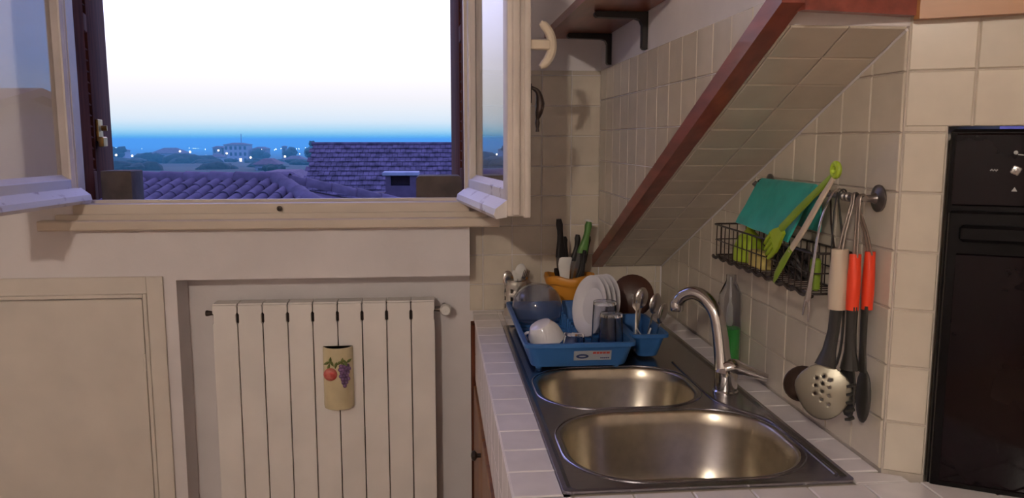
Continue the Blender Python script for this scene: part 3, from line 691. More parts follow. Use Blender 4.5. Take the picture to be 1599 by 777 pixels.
# ---- utensil pieces
def strip_handle(root, x, y, z0, z1, mg, grip0, grip1, gw, mname='cutlery_steel', lean=0.):
    """steel strap from the rail at z1 to a grip between grip0..grip1"""
    lo = MB().tube([(x, y - .006, grip1 - .006), (x * .6 + .7285 * .4, y - .005, grip1 + .035), (.7285, y - .004, z1 - .012), (.7305, y - .003, z1 + .006), (.737, y, z1 + .0085), (.7445, y + .001, z1 + .002)], .0022, 8, smooth=3)
    lo.tube([(x, y + .006, grip1 - .006), (x * .6 + .7285 * .4, y + .005, grip1 + .035), (.7285, y + .004, z1 - .012), (.7305, y + .003, z1 + .006), (.737, y, z1 + .0085)], .0022, 8, smooth=3)
    lo.build('hanging_strap', 'strap_steel', root)
    g = MB(); n_ = 9; tx = gw * .82
    Ls = []
    for k in range(n_ + 1):
        t = k / n_; ww = gw * (.62 + .38 * math.sin(PI * min(1, .15 + t * .9))) if t < .95 else gw * .55
        if k == 0: ww = gw * .86
        zz = grip0 + (grip1 - grip0) * t
        Ls.append([(x + lean * (zz - grip0) + p[1], y + p[0], zz) for p in rr(-ww, ww, -tx, tx, tx * .92, 3)])
    g.loft(Ls).build('grip', mg, root)
# skimmer with beige grip
sx, sy_ = .708, 1.345
skm = thing('skimmer', 'beige-handled skimmer with a round-holed olive steel head', 'skimmer', (sx, sy_, 1.36))
strip_handle(skm, .712, 1.345, 0, ZR, 'beige_plastic', 1.160, 1.268, .0185)
MB().tube([(.712, 1.346, 1.166), (.708, 1.345, 1.12), (.700, 1.342, 1.085), (.692, 1.338, 1.057)], [.0150, .0140, .0165, .026], 10, flat=.62, up=(1, 0, 0)).build('shaft', 'dark_nylon', skm)
# head: a rounded-triangular shallow plate with 11 real holes
bm = bmesh.new()
def outl(s=1.0, n=36):
    P = []
    for k in range(n):
        t = 2 * PI * k / n; r = .0475 * (1 + .06 * math.cos(3 * (t + PI / 2)))
        yy = r * math.cos(t) * 1.05; zz = r * math.sin(t) * 1.08
        if zz > 0: yy *= (1 - .42 * (zz / .0513) ** 1.6)
        P.append((yy * s, zz * s))
    return P
def dish(y, z): return -.012 + .010 * ((y / .05) ** 2 + (z / .055) ** 2)
def lp(P): 
    v_ = [bm.verts.new((dish(*p), p[0], p[1])) for p in P]; return [bm.edges.new((v_[i], v_[(i + 1) % len(v_)])) for i in range(len(v_))]
E = lp(outl()); 
HR = .0029
holes = [(-.001, .026), (.011, .021), (-.012, .020), (0, .013), (.012, .008), (-.012, .007), (0, -.001), (.012, -.007), (-.012, -.008), (0, -.016), (-.012, -.024)]
for hy, hz in holes: E += lp([(hy + HR * math.cos(2 * PI * k / 10), hz + HR * math.sin(2 * PI * k / 10)) for k in range(10)])
bmesh.ops.triangle_fill(bm, edges=E, use_beauty=True)
for _ in range(4):
    bmesh.ops.subdivide_edges(bm, edges=[e for e in bm.edges if e.calc_length() > .0055 and not e.is_boundary], cuts=1)
    bmesh.ops.triangulate(bm, faces=bm.faces)
    bmesh.ops.beautify_fill(bm, faces=bm.faces, edges=[e for e in bm.edges if not e.is_boundary])
for v_ in bm.verts: v_.co.x = dish(v_.co.y, v_.co.z)
bmesh.ops.triangulate(bm, faces=bm.faces)
bmesh.ops.recalc_face_normals(bm, faces=bm.faces)
me = bpy.data.meshes.new('head'); bm.to_mesh(me); bm.free(); me.materials.append(M['olive_steel'])
me.polygons.foreach_set('use_smooth', [True] * len(me.polygons))
o = bpy.data.objects.new('head', me); COL.objects.link(o); o.parent = skm
me.transform(frame(skm).inverted() @ Matrix.Translation((.690, 1.336, 1.014)) @ Matrix.Rotation(R(52), 4, 'Z') @ Matrix.Rotation(R(6), 4, 'Y'))
md = o.modifiers.new('thick', 'SOLIDIFY'); md.thickness = .0018
WM[o] = frame(skm).copy()
# ladle behind the skimmer
ld = thing('ladle', 'brown metal ladle hanging behind the skimmer close to the tiles', 'ladle', (.752, 1.40, 1.36))
MB().tube([(.745, 1.392, 1.352), (.741, 1.392, 1.3685), (.733, 1.392, 1.369), (.729, 1.393, 1.350), (.746, 1.398, 1.26), (.756, 1.402, 1.12), (.757, 1.418, 1.04), (.752, 1.455, 1.0), (.748, 1.485, .985)], [.0025, .0025, .0025, .003, .004, .004, .004, .004, .004], 8, flat=.5, smooth=3).build('handle', 'dark_nylon', ld)
ax = Vector((-.55, -.62, .52)).normalized()
MB().lathe([(.0005, -.026), (.018, -.023), (.031, -.012), (.037, .0), (.0385, .001), (.0365, .002), (.029, -.010), (.017, -.020), (.0005, -.023)], (.742, 1.525, .965), 24, ax=tuple(ax)).build('bowl', 'ladle_brown', ld)
# two red-handled utensils
ps = thing('pasta_server', 'red-handled black pasta server with prongs at the end of the rail', 'pasta server', (.725, 1.318, 1.36), group='red-handled utensils')
strip_handle(ps, .728, 1.322, 0, ZR - .001, 'red_plastic', 1.163, 1.262, .0125)
MB().tube([(.728, 1.322, 1.17), (.729, 1.323, 1.12), (.730, 1.324, 1.085), (.730, 1.322, 1.055)], [.0115, .011, .0125, .020], 10, flat=.8, up=(1, 0, 0)).build('shaft', 'dark_nylon', ps)
pb = MB(); Ls = []
for k in range(11):
    t = k / 10; ww = .031 * math.sin(PI * (.16 + .74 * t)) ; zz = 1.060 - .092 * t
    dx = .006 * math.sin(PI * t)
    Ls.append([(.7300 + dx + q * q * -16 + s, 1.320 + q, zz) for q, s in [(ww * a, 0) for a in (-1, -.5, 0, .5, 1)] + [(ww * a, .003) for a in (1, .5, 0, -.5, -1)]])
pb.loft(Ls)
pb.build('spoon_bowl', 'dark_nylon', ps)
for k in range(5):
    for s in (-1, 1):
        z = 1.035 - .015 * k
        MB().tube([(.727, 1.320 + s * .024, z), (.720, 1.320 + s * .026, z - .002), (.713, 1.320 + s * .022, z - .004)], [.0042, .0038, .0025], 6).build('prong', 'dark_nylon', ps)
ss = thing('serving_spoon', 'red-handled dark serving spoon hanging against the tiles behind the pasta server', 'spoon', (.748, 1.34, 1.36), group='red-handled utensils')
strip_handle(ss, .756, 1.324, 0, ZR - .001, 'red_plastic', 1.163, 1.266, .0115)
MB().tube([(.752, 1.324, 1.17), (.753, 1.324, 1.09), (.754, 1.323, 1.05)], [.010, .009, .012], 10, flat=.5, up=(1, 0, 0)).build('shaft', 'dark_nylon', ss)
MB().ball((.758, 1.322, 1.005), .05, 16, 10, (.16, .46, 1.0)).build('spoon_bowl', 'dark_nylon', ss)

# ------------------------------------------------------------------ OVEN
ov = thing('oven', 'black built-in oven in the diagonal tiled corner wall', 'oven', D(.07, .872, 0), R(-30))
def ob(x0, x1, o0, o1, z0, z1, bev=0): return local(MB().box(x0, x1, -o1, -o0, z0, z1, bev), ov)
ob(.012, .585, -.42, -.002, .006, .600).build('body', 'oven_black', ov, smooth=False)
ob(.0, .597, .0, .014, .0, .605, .006).build('front_frame', 'oven_black', ov)
ob(.006, .591, .0145, .020, .482, .598, .003).build('control_panel', 'oven_glass', ov)
od = ob(.004, .593, .0145, .026, .004, .474, .005).build('door', 'oven_black', ov)
ob(.018, .579, .0262, .0285, .016, .405, .003).build('door_glass', 'oven_glass', od)
ob(.020, .577, .0262, .040, .425, .452, .006).build('handle', 'oven_black', od)
kb = local(MB().lathe([(.001, 0), (.0065, 0), (.007, .001), (.006, .003), (.003, .0035), (.0025, .005), (.0005, .0055)], (.093, -.020, .540), 18, ax=(0, -1, 0)), ov)
kb.build('knob', 'knob_silver', ov)
for k in range(4):
    a = R(20 + 90 * k); local(MB().ball((.093 + .0055 * math.cos(a), -.0215, .540 + .0055 * math.sin(a)), .003, 8, 6, (1, .5, 1)), ov).build('knob_lobe', 'knob_silver', ov)
ic = MB().ball((.091, -.0204, .568), .0032, 8, 6, (1, .15, 1)); local(ic, ov).build('dial_mark', 'oven_print', ov)
ic = MB().tube([(.094, -.0204, .565), (.106, -.0204, .563), (.117, -.0204, .556), (.123, -.0204, .546)], .0009, 5, smooth=3); local(ic, ov).build('dial_arc', 'oven_print', ov)
ic = MB().tube([(.058 + .002 * k, -.0204, .540 + (.0012 if k % 2 else -.0012)) for k in range(6)], .0012, 5); local(ic, ov).build('dial_mark', 'oven_print', ov)
ic = MB().prism([(.089, .507), (.097, .507), (.093, .514)], 'y', -.0208, -.020); local(ic, ov).build('dial_mark', 'oven_print', ov)

# ------------------------------------------------------------------ DISH RACK
dk = thing('dish_rack', 'blue plastic dish rack on the sink drainer', 'dish rack', (.36, 2.2, .887))
ZB, ZT = .892, .955
def rk(i, z, r=.02, x0=.214, x1=.500, y0=1.925, y1=2.475): return ring(x0 + i, x1 - i, y0 + i, y1 - i, r, z, 4)
MB().loft([rk(.022, ZB, .025), rk(.020, ZB + .004, .025), rk(.008, ZT - .012), rk(.007, ZT - .010), rk(0, ZT - .010, .022), rk(0, ZT - .001, .022), rk(.001, ZT, .022), rk(.011, ZT, .02), rk(.012, ZT - .002, .02), rk(.024, ZB + .008, .022), rk(.030, ZB + .005, .02)]).build('tray', 'blue_plastic', dk)
cupL = lambda i, z, r=.016: ring(.505 + i, .606 - i, 2.0 + i, 2.26 - i, r, z, 4)
MB().loft([cupL(.026, ZB - .002), cupL(.024, ZB), cupL(.009, ZT - .010), cupL(.0, ZT - .009), cupL(0, ZT), cupL(.009, ZT), cupL(.027, ZB + .003)]).build('cutlery_tray', 'blue_plastic', dk)
MB().box(.492, .512, 2.02, 2.24, ZT - .008, ZT - .001, .002).build('tray_bridge', 'blue_plastic', dk)
for k in range(11):
    y = 2.05 + k * .033
    MB().loft([[(x, p[0], p[1]) for p in rr(y - .003, y + .003, ZB + .004, .945, .0029, 3)] for x in (.372, .378)]).build('divider', 'blue_plastic', dk)
for k in range(9):
    y = 1.985 + k * .053
    MB().box(.246, .468, y - .003, y + .003, ZB + .004, ZB + .012, .0015).build('floor_rib', 'blue_plastic', dk)
for x in (.255, .455):
    for y in (1.97, 2.43): MB().lathe([(.001, 0), (.008, 0), (.009, .008), (.001, .009)], (x, y, ZD + .0008), 10).build('foot', 'blue_plastic', dk)
def front(x, z, o=.0006):   # point on the sloping front wall of the tray
    t = (z - (ZB + .004)) / (ZT - .012 - ZB - .004); return (x, 1.925 + .020 - .012 * t - o, z)
lb = MB().loft([[front(.340, .908, o), front(.436, .908, o), front(.436, .934, o), front(.340, .934, o)] for o in (.0002, .0006)]).build('sticker', 'sticker_white', dk, smooth=False, label='white sticker with dark oval logo and red lettering')
MB().loft([[front(.362 + .016 * math.cos(2 * PI * k / 18), .919 + .0062 * math.sin(2 * PI * k / 18), o) for k in range(18)] for o in (.0006, .0009)]).build('logo', 'ink_navy', lb, smooth=False)
MB().loft([[front(.362 +   .009 * math.cos(2 * PI * k / 18), .919 + .0018 * math.sin(2 * PI * k / 18), o) for k in range(18)] for o in (.0009, .0011)]).build('logo_centre', 'sticker_white', lb, smooth=False)
rt = MB()
for k, (a, b) in enumerate(((.388, .396), (.3975, .404), (.4055, .412), (.4135, .421), (.4225, .431))):
    rt.loft([[front(a, .925, o), front(b, .925, o), front(b + .001, .9305, o), front(a + .001, .9305, o)] for o in (.0006, .0009)])
rt.build('red_lettering', 'ink_red', lb, smooth=False)
rt = MB()
for k in range(5):
    a = .408 + k * .0048; rt.loft([[front(a, .912, o), front(a + .0036, .912, o), front(a + .0036, .9155, o), front(a, .9155, o)] for o in (.0006, .0009)])
rt.build('small_lettering', 'ink_navy', lb, smooth=False)

# things in the rack
def oriented(c, ax): return Matrix.Translation(Vector(c)) @ Vector((0, 0, 1)).rotation_difference(Vector(ax).normalized()).to_matrix().to_4x4()
bowl = MB().lathe([(.028, .080), (.050, .074), (.068, .055), (.077, .028), (.079, .0), (.0765, .0), (.0745, .027), (.066, .053), (.049, .0715), (.028, .077), (.0005, .077)], (0, 0, 0), 28)
bowl.lathe([(.0005, .080), (.028, .080)], (0, 0, 0), 28)
bowl.xf(oriented((.305, 2.385, .938), (-.12, -.22, 1)))
bowl.build_at('plastic_bowl', 'frost_blue', (.305, 2.385, .94), label='translucent bluish bowl upside down in the dish rack', category='bowl')
mg = thing('mug', 'white porcelain cup tipped upside down in the dish rack', 'cup', (.262, 2.04, .93))
Mx = oriented((.290, 2.055, .930), (-.42, -.16, .92))
MB().lathe([(.0005, .056), (.024, .056), (.029, .054), (.043, .032), (.048, .0), (.0455, .0), (.0405, .030), (.027, .052), (.0005, .052)], (0, 0, 0), 24).xf(Mx).build('cup_body', 'white_porcelain', mg)
MB().tube([(.040, .0, .036), (.050, 0, .036), (.058, 0, .027), (.056, 0, .013), (.044, 0, .008)], .004, 8, smooth=4).xf(Mx @ Matrix.Rotation(R(150), 4, 'Z')).build('handle', 'white_porcelain', mg)
for k in range(4):
    c = (.442 + .0145 * k, 2.195 + .006 * k, .992); axx = Vector((-.90, -.33, .20)).normalized()
    pl = MB().lathe([(.0005, 0), (.050, 0), (.055, .002), (.066, .012), (.086, .017), (.087, .019), (.084, .0195), (.065, .0145), (.052, .005), (.0005, .004)], (0, 0, 0), 40)
    pl.xf(oriented(c, axx))
    pl.build_at('plate', 'white_porcelain', c, category='plate', group='white plates in the dish rack',
                label=['white plate facing the glasses, front of the row in the dish rack', 'second white plate of the row in the dish rack', 'third white plate of the row in the dish rack', 'white plate nearest the cutlery tray, last of the row in the dish rack'][k])
def tumbler(c, r0, r1, h, label, tilt=(0, 0, 1)):
    t = MB().lathe([(.0005, h), (r1 - .001, h), (r1, h - .002), (r0, .0), (r0 - .0018, .0), (r1 - .0022, h - .009), (.0005, h - .010)], (0, 0, 0), 28)
    t.xf(oriented(c, tilt)); return t.build_at('glass', 'glass_clear', c, label=label, category='glass', group='clear drinking glasses drying in the rack')
tumbler((.445, 2.068, .905), .0355, .031, .128, 'taller clear tumbler upside down in front of the white plates')
tumbler((.446, 1.992, .905), .034, .029, .112, 'clear tumbler upside down beside the rack front, before the taller one')
tumbler((.345, 1.985, .905), .031, .026, .062, 'low clear glass lying between cup and tumblers in the rack', (.1, .15, 1))
# dark lid behind the cutlery
lid = MB().lathe([(.0005, .016), (.03, .014), (.055, .007), (.064, .0), (.064, -.003), (.055, .004), (.03, .011), (.0005, .013)], (0, 0, 0), 28).xf(oriented((.590, 2.345, .992), (-.25, -.93, .28)))
lid.build_at('pot_lid', 'dark_lid', (.59, 2.345, .93), label='dark brown round lid leaning behind the cutlery tray', category='lid')

def spoon(name, c, ax, roll, l, label, mm='cutlery_steel', head='spoon', group='cutlery in the rack tray', hm_=None):
    """handle from c along ax, head at the far end"""
    root = thing(name, label, {'spoon': 'spoon', 'fork': 'fork', 'knife': 'knife'}[head], c, 0, group)
    Mx = oriented(c, ax) @ Matrix.Rotation(roll, 4, 'Z')
    MB().tube([(0, 0, 0), (0, 0, l * .3), (0, .002, l * .62), (0, 0, l * .72)], [.0075, .006, .0035, .0035], 8, flat=.3, up=(0, 1, 0)).xf(Mx).build('handle', hm_ or mm, root)
    if head == 'spoon':
        MB().ball((0, .001, l * .72 + .026), .029, 14, 10, (.70, .24, 1.0)).xf(Mx).build('bowl', mm, root)
    elif head == 'fork':
        MB().tube([(0, 0, l * .71), (0, .003, l * .78), (0, .002, l * .84)], [.004, .011, .012], 8, flat=.14, up=(0, 1, 0)).xf(Mx).build('neck', mm, root)
        for q in (-.0095, -.0032, .0032, .0095):
            MB().tube([(q, .002, l * .83), (q, .000, l * .93), (q, -.002, l)], [.0019, .0018, .0009], 6).xf(Mx).build('tine', mm, root)
    else:
        MB().loft([[(p[0], p[1], z) for p in ((-w_, -.0009), (w_, -.0009), (w_, .0009), (-w_, .0009))] for z, w_ in ((l * .55, .006), (l * .62, .010), (l * .9, .010), (l, .002))]).xf(Mx).build('blade', mm, root)
    return root
spoon('fork', (.532, 2.055, .900), (.00, .10, 1), 0.1, .150, 'steel fork standing tines up beside the plates in the cutlery tray', head='fork')
spoon('spoon', (.540, 2.10, .900), (.12, .04, 1), .3, .150, 'steel spoon leaning upright in the cutlery tray before the dark lid')
spoon('spoon', (.560, 2.075, .900), (.20, -.02, 1), .5, .138, 'middle one of three steel spoons in the cutlery tray')
spoon('spoon', (.575, 2.050, .900), (.22, -.05, 1), .7, .108, 'lowest of three steel spoons, leaning over the cutlery tray edge')
for k, (x, dx) in enumerate(((.536, -.05), (.556, .02))):
    o = MB().tube([(x + .012, 2.05, .900), (x, 2.032, .948), (x + dx * .25, 2.027, .966)], [.0055, .0055, .004], 8, flat=.35)
    o.build_at('knife', 'white_plastic', (x, 2.04, .900), label=['white knife handle leaning at the cutlery tray beside the fork', 'white knife handle leaning in the cutlery tray below the spoons'][k], category='knife', group='cutlery in the rack tray')

# ------------------------------------------------------------------ BEHIND THE RACK
ch = thing('cutlery_holder', 'perforated steel cutlery holder standing behind the dish rack', 'cutlery holder', (.258, 2.612, .8805))
bm = bmesh.new(); r_, h_ = .038, .118; NS, NZ = 24, 9
grid = [[bm.verts.new((.258 + r_ * math.cos(2 * PI * i / NS), 2.612 + r_ * math.sin(2 * PI * i / NS), .881 + h_ * j / NZ)) for i in range(NS)] for j in range(NZ + 1)]
for j in range(NZ):
    for i in range(NS):
        if j in (2, 4, 6) and i % 3 == 1: continue
        bm.faces.new((grid[j][i], grid[j][(i + 1) % NS], grid[j + 1][(i + 1) % NS], grid[j + 1][i]))
bm.faces.new(grid[0][::-1])
me = bpy.data.meshes.new('cylinder_wall'); bm.to_mesh(me); bm.free(); me.materials.append(M['holder_steel']); me.transform(frame(ch).inverted())
me.polygons.foreach_set('use_smooth', [True] * len(me.polygons)); me.set_sharp_from_angle(angle=R(40))
o = bpy.data.objects.new('perforated_wall', me); COL.objects.link(o); o.parent = ch; o.modifiers.new('t', 'SOLIDIFY').thickness = .0012
MB().tube([(.258 + .038 * math.cos(2 * PI * k / 24), 2.612 + .038 * math.sin(2 * PI * k / 24), .9995) for k in range(25)], .0018, 6).build('rim', 'chrome', ch)
g2 = 'cutlery in the steel holder'
spoon('knife', (.246, 2.612, .888), (-.14, -.05, 1), .4, .140, 'white plastic knife leaning outwards in the steel holder', mm='white_plastic', head='knife', group=g2)
spoon('knife', (.258, 2.606, .888), (-.04, -.05, 1), .2, .146, 'upright white plastic knife in the middle of the steel holder', mm='white_plastic', head='knife', group=g2)
spoon('spoon', (.258, 2.610, .888), (.13, -.02, 1), .2, .156, 'white plastic spoon leaning towards the orange pot', mm='white_plastic', head='spoon', group=g2)
spoon('spoon', (.266, 2.624, .888), (.10, .02, 1), .9, .140, 'second white plastic spoon at the back of the steel holder', mm='white_plastic', head='spoon', group=g2)
spoon('fork', (.266, 2.606, .888), (.20, -.04, 1), .3, .148, 'steel fork leaning between the holder and the orange pot', head='fork', group=g2)
spoon('spoon', (.254, 2.602, .888), (-.17, -.06, 1), .3, .128, 'small steel spoon leaning out beside the white knives', head='spoon', group=g2)

op = thing('orange_pot', 'orange plastic pot with a wavy rim holding kitchen knives', 'pot', (.432, 2.572, .8805))
Ls = []
def wavy(r, z, amp, zamp): return [(.432 + (r + amp * math.cos(5 * a)) * math.cos(a), 2.572 + (r + amp * math.cos(5 * a)) * math.sin(a), z + zamp * math.sin(5 * a + .6)) for a in [2 * PI * k / 50 for k in range(50)]]
MB().loft([wavy(.054, .881, 0, 0), wavy(.057, .884, 0, 0), wavy(.066, .97, .001, 0), wavy(.068, .992, .002, .001), wavy(.080, .995, .004, .004), wavy(.084, 1.008, .004, .004), wavy(.081, 1.020, .004, .004), wavy(.071, 1.022, .004, .004), wavy(.063, 1.008, .002, .002), wavy(.061, .97, .001, 0), wavy(.050, .89, 0, 0)]).build('pot_body', 'orange_plastic', op)
kg = 'knives in the orange pot'
def knife(base, ax, l0, l1, w_, mm, label, bw=.016, name='kitchen_knife', cat='knife', roll=0, tip=None):
    root = thing(name, label, cat, base, 0, kg); Mx = oriented(base, ax) @ Matrix.Rotation(roll, 4, 'Z')
    MB().loft([[(p[0], p[1], z) for p in ((-q, -.0008), (q * .6, -.0008), (q * .6, .0008), (-q, .0008))] for z, q in ((0, .002), (.02, bw * .8), (l0, bw))]).xf(Mx).build('blade', 'cutlery_steel', root, smooth=False)
    Ls = []
    for k in range(8):
        t = k / 7; ww = w_ * (.78 + .22 * math.cos(t * 5)) * (1 if k < 7 else .55)
        Ls.append([(p[0] + .004 * math.sin(t * 2.5), p[1], l0 + (l1 - l0) * t) for p in rr(-ww, ww, -w_ * .6, w_ * .6, w_ * .5, 3)])
    MB().loft(Ls).xf(Mx).build('grip', mm, root)
    if tip: MB().lathe([(.0005, .006), (w_ * .8, .004), (w_ * .9, 0), (.0005, -.001)], (0, 0, 0), 12).xf(Mx @ Matrix.Translation((.002, 0, l1 + .0))).build('end_cap', tip, root)
knife((.418, 2.575, .89), (-.075, -.01, 1), .19, .315, .0165, 'black_plastic', 'kitchen knife with tall black handle standing beside the white spatula', roll=.2)
knife((.424, 2.590, .89), (-.035, -.01, 1), .18, .255, .014, 'black_plastic', 'short black-handled knife behind the white spatula', roll=.1)
knife((.436, 2.570, .89), (.185, -.02, 1), .205, .312, .0175, 'green_plastic', 'kitchen knife with green handle and pale cap leaning over the pot', roll=.1, tip='white_plastic')
knife((.436, 2.585, .89), (.09, .00, 1), .175, .262, .0145, 'black_plastic', 'black-handled knife leaning just below the green one', roll=.0)
knife((.448, 2.590, .89), (.20, .01, 1), .17, .26, .011, 'black_plastic', 'black-handled knife leaning hard against the soffit bar', roll=.0)
knife((.452, 2.562, .89), (.12, -.05, 1), .10, .215, .012, 'black_plastic', 'thick black handle low in the orange pot', roll=.0)
gr = MB().loft([[(p[0], p[1], z) for p in rr(.409 - w_ + sft, .409 + w_ + sft, 2.525, 2.530, .002, 2)] for z, w_, sft in ((.90, .008, .006), (.97, .010, .004), (1.06, .020, .0), (1.080, .021, .004), (1.085, .016, .007))])
gr.build_at('spatula', 'white_plastic', (.41, 2.527, .90), label='white plastic spatula blade standing before the black knives', category='spatula', group=kg)
knife((.405, 2.560, .89), (-.14, -.02, 1), .08, .155, .012, 'dark_bronze', 'short dark wooden handle at the rim of the orange pot', roll=.2)

# ------------------------------------------------------------------ ROOM LAMP (behind the viewer)
lm = thing('ceiling_lamp', 'round white pendant lamp hanging from the kitchen ceiling', 'lamp', (LAMP_LOC[0], LAMP_LOC[1], H))
MB().lathe([(.001, 0), (.05, 0), (.045, -.02), (.006, -.03), (.004, -.05), (.02, -.055), (.02, -.07), (.001, -.072)], (LAMP_LOC[0], LAMP_LOC[1], H - .001), 16).build('cord', 'white_plastic', lm)
bb = MB().ball((LAMP_LOC[0], LAMP_LOC[1], LAMP_LOC[2] - .02), .075, 20, 14); ob_ = bb.build('bulb', 'bulb_glow', lm)
M['bulb_glow'].node_tree.nodes['Principled BSDF'].inputs['Emission Strength'].default_value = LAMP_POWER * 4

# ------------------------------------------------------------------ OUTDOORS
nz = lambda x, y, s=1.: noise.noise(Vector((x * s, y * s, 3.1)))
prof = [(13, -4.5), (20, -4.2), (30, -2.4), (60, -2.6), (100, -3.6), (150, -5.0), (250, -6.4), (330, -7.6), (430, -9.8), (520, -12.), (700, -15.), (1200, -20.), (2000, -25.), (4000, -34.), (10000, -60.), (40000, -120.)]
def ground(y):
    for (a, za), (b, zb_) in zip(prof, prof[1:]):
        if a <= y <= b: return za + (zb_ - za) * (y - a) / (b - a)
    return prof[-1][1]
ys = [13, 16, 20, 25, 30, 38, 48, 60, 75, 90, 110, 130, 150, 175, 200, 225, 250, 275, 300, 330, 360, 390, 420, 450, 490, 520, 560, 620, 700, 900, 1200, 1800, 2500, 5000, 10000, 20000, 40000]
tr = MB(); Ls = []
for y in ys:
    row = []
    for k in range(49):
        t = (k - 24) / 24; x = t * (30 + y * 1.1)
        amp = min(1.2, y * .006) if y < 600 else 0
        row.append((x, y, ground(y) + amp * nz(x, y, .02) + .4 * amp * nz(x, y, .07)))
    Ls.append(row)
tr.loft(Ls, False, False, closed=False)
tr.build('terrain', 'field', None, kind='structure', label='dark dusky hillside falling away to a hazy plain', category='ground')

# near tiled roof
nh = thing('neighbour_house', 'neighbouring house with barrel-tiled purple-brown hip roof below the window', 'house', (-4, 11, -3.5))
rdg0, rdg1 = Vector((-6.6, 13.42, .84)), Vector((-2.43, 12.60, .84))
ev = (rdg1 - rdg0).normalized(); dn = Vector((ev.y, -ev.x, 0)); dn = dn if dn.y < 0 else -dn
slope = .28; dsl = Vector((dn.x, dn.y, -slope)).normalized(); nr = ev.cross(dsl); nr = nr if nr.z > 0 else -nr
run = 4.0
rp_ = [rdg0, rdg1, rdg1 + (dsl * run) + ev * (run * .9), rdg0 + dsl * run]
hip_end = rp_[2]
base = MB().loft([[p - nr * .06 for p in rp_], [p - nr * .16 for p in rp_]]); base.build('roof_deck', 'roof_clay', nh, smooth=False)
farp = Vector((1.3, 13.6, -.04))
MB().loft([[rdg1 - Vector((0, 0, .06)), farp, farp + Vector((1.2, -2.5, -.8)), hip_end - Vector((0, 0, .06))], [rdg1 - Vector((0, 0, .2)), farp - Vector((0, 0, .14)), farp + Vector((1.2, -2.5, -.94)), hip_end - Vector((0, 0, .2))]]).build('roof_side', 'roof_clay', nh, smooth=False)
def barrel(r0, r1, l, name):
    mb = MB(); L0 = []; n_ = 8
    for t, r in ((0, r0), (1, r1)):
        L0.append([(r * math.cos(PI * k / n_), l * t, r * math.sin(PI * k / n_)) for k in range(n_ + 1)] + [((r - .014) * math.cos(PI * k / n_), l * t, (r - .014) * math.sin(PI * k / n_)) for k in range(n_, -1, -1)])
    return mb.loft(L0).mesh(name, 'roof_clay', Matrix.Identity(4))
bmesh_t = barrel(.085, .068, .44, 'roof_tile')
rot = Matrix((ev, -dsl, nr)).transposed().to_4x4()
if rot.determinant() < 0: rot = Matrix((-ev, -dsl, nr)).transposed().to_4x4()
ncol = 19
for i in range(ncol + 8):
    for j in range(6):
        p = rdg1 - ev * (.10 + (i - 8) * .2) + dsl * (.42 + j * .36)
        if i < 8 and (8 - i) * .2 > (.25 + j * .36) * .88 - .05: continue
        o = place(bmesh_t, 'roof_tile', nh, Matrix.Translation(p + nr * (.0 + random.uniform(0, .012))) @ rot @ Matrix.Rotation(random.uniform(-.03, .03), 4, 'Z'))
rmesh = barrel(.14, .12, .46, 'ridge_tile')
for i in range(11):
    p = rdg0 + ev * (.40 * i); fr_ = Matrix((-dn, ev, Vector((0, 0, 1)))).transposed().to_4x4()
    if fr_.determinant() < 0: fr_ = Matrix((dn, ev, Vector((0, 0, 1)))).transposed().to_4x4()
    place(rmesh, 'ridge_tile', nh, Matrix.Translation(p + Vector((0, 0, .0))) @ fr_)
for endp in (hip_end, farp):
    hv = (endp - rdg1); hl_ = hv.length; hv.normalize(); sd = hv.cross(Vector((0, 0, 1))).normalized(); upv = sd.cross(hv)
    fr_ = Matrix((sd, hv, upv)).transposed().to_4x4()
    for i in range(int(hl_ / .40)):
        place(rmesh, 'ridge_tile', nh, Matrix.Translation(rdg1 + hv * (.02 + .40 * i)) @ fr_)
MB().loft([[(p.x, p.y, z) for p in (rdg0 + dn * .2, rdg1 + dn * .3, hip_end - dn * .4, rp_[3] - dn * .4)] for z in (-4.4, -.95)]).build('house_wall', 'house_grey', nh, smooth=False)

cm = thing('chimney', 'square purple-brown chimney with a flat slab cap in front of the flat-tiled roof', 'chimney', (-.6, 14.2, -1.0))
cw = MB().box(-.87, -.33, 14.0, 14.5, -3.9, .67).box(-.87, -.78, 14.0, 14.5, .67, .845).box(-.45, -.33, 14.0, 14.5, .67, .845).box(-.78, -.45, 14.4, 14.5, .67, .845)
cw.build('stack', 'chimney_plaster', cm, smooth=False)
MB().box(-.92, -.29, 13.95, 14.55, .846, .905, .01).build('cap', 'cement', cm)
MB().box(-.33, -.22, 14.05, 14.35, -1, .55).build('side_ledge', 'chimney_plaster', cm, smooth=False)
MB().box(-1.16, -.89, 14.1, 14.4, -3.9, .545).build('vent_stack', 'chimney_plaster', cm, smooth=False)

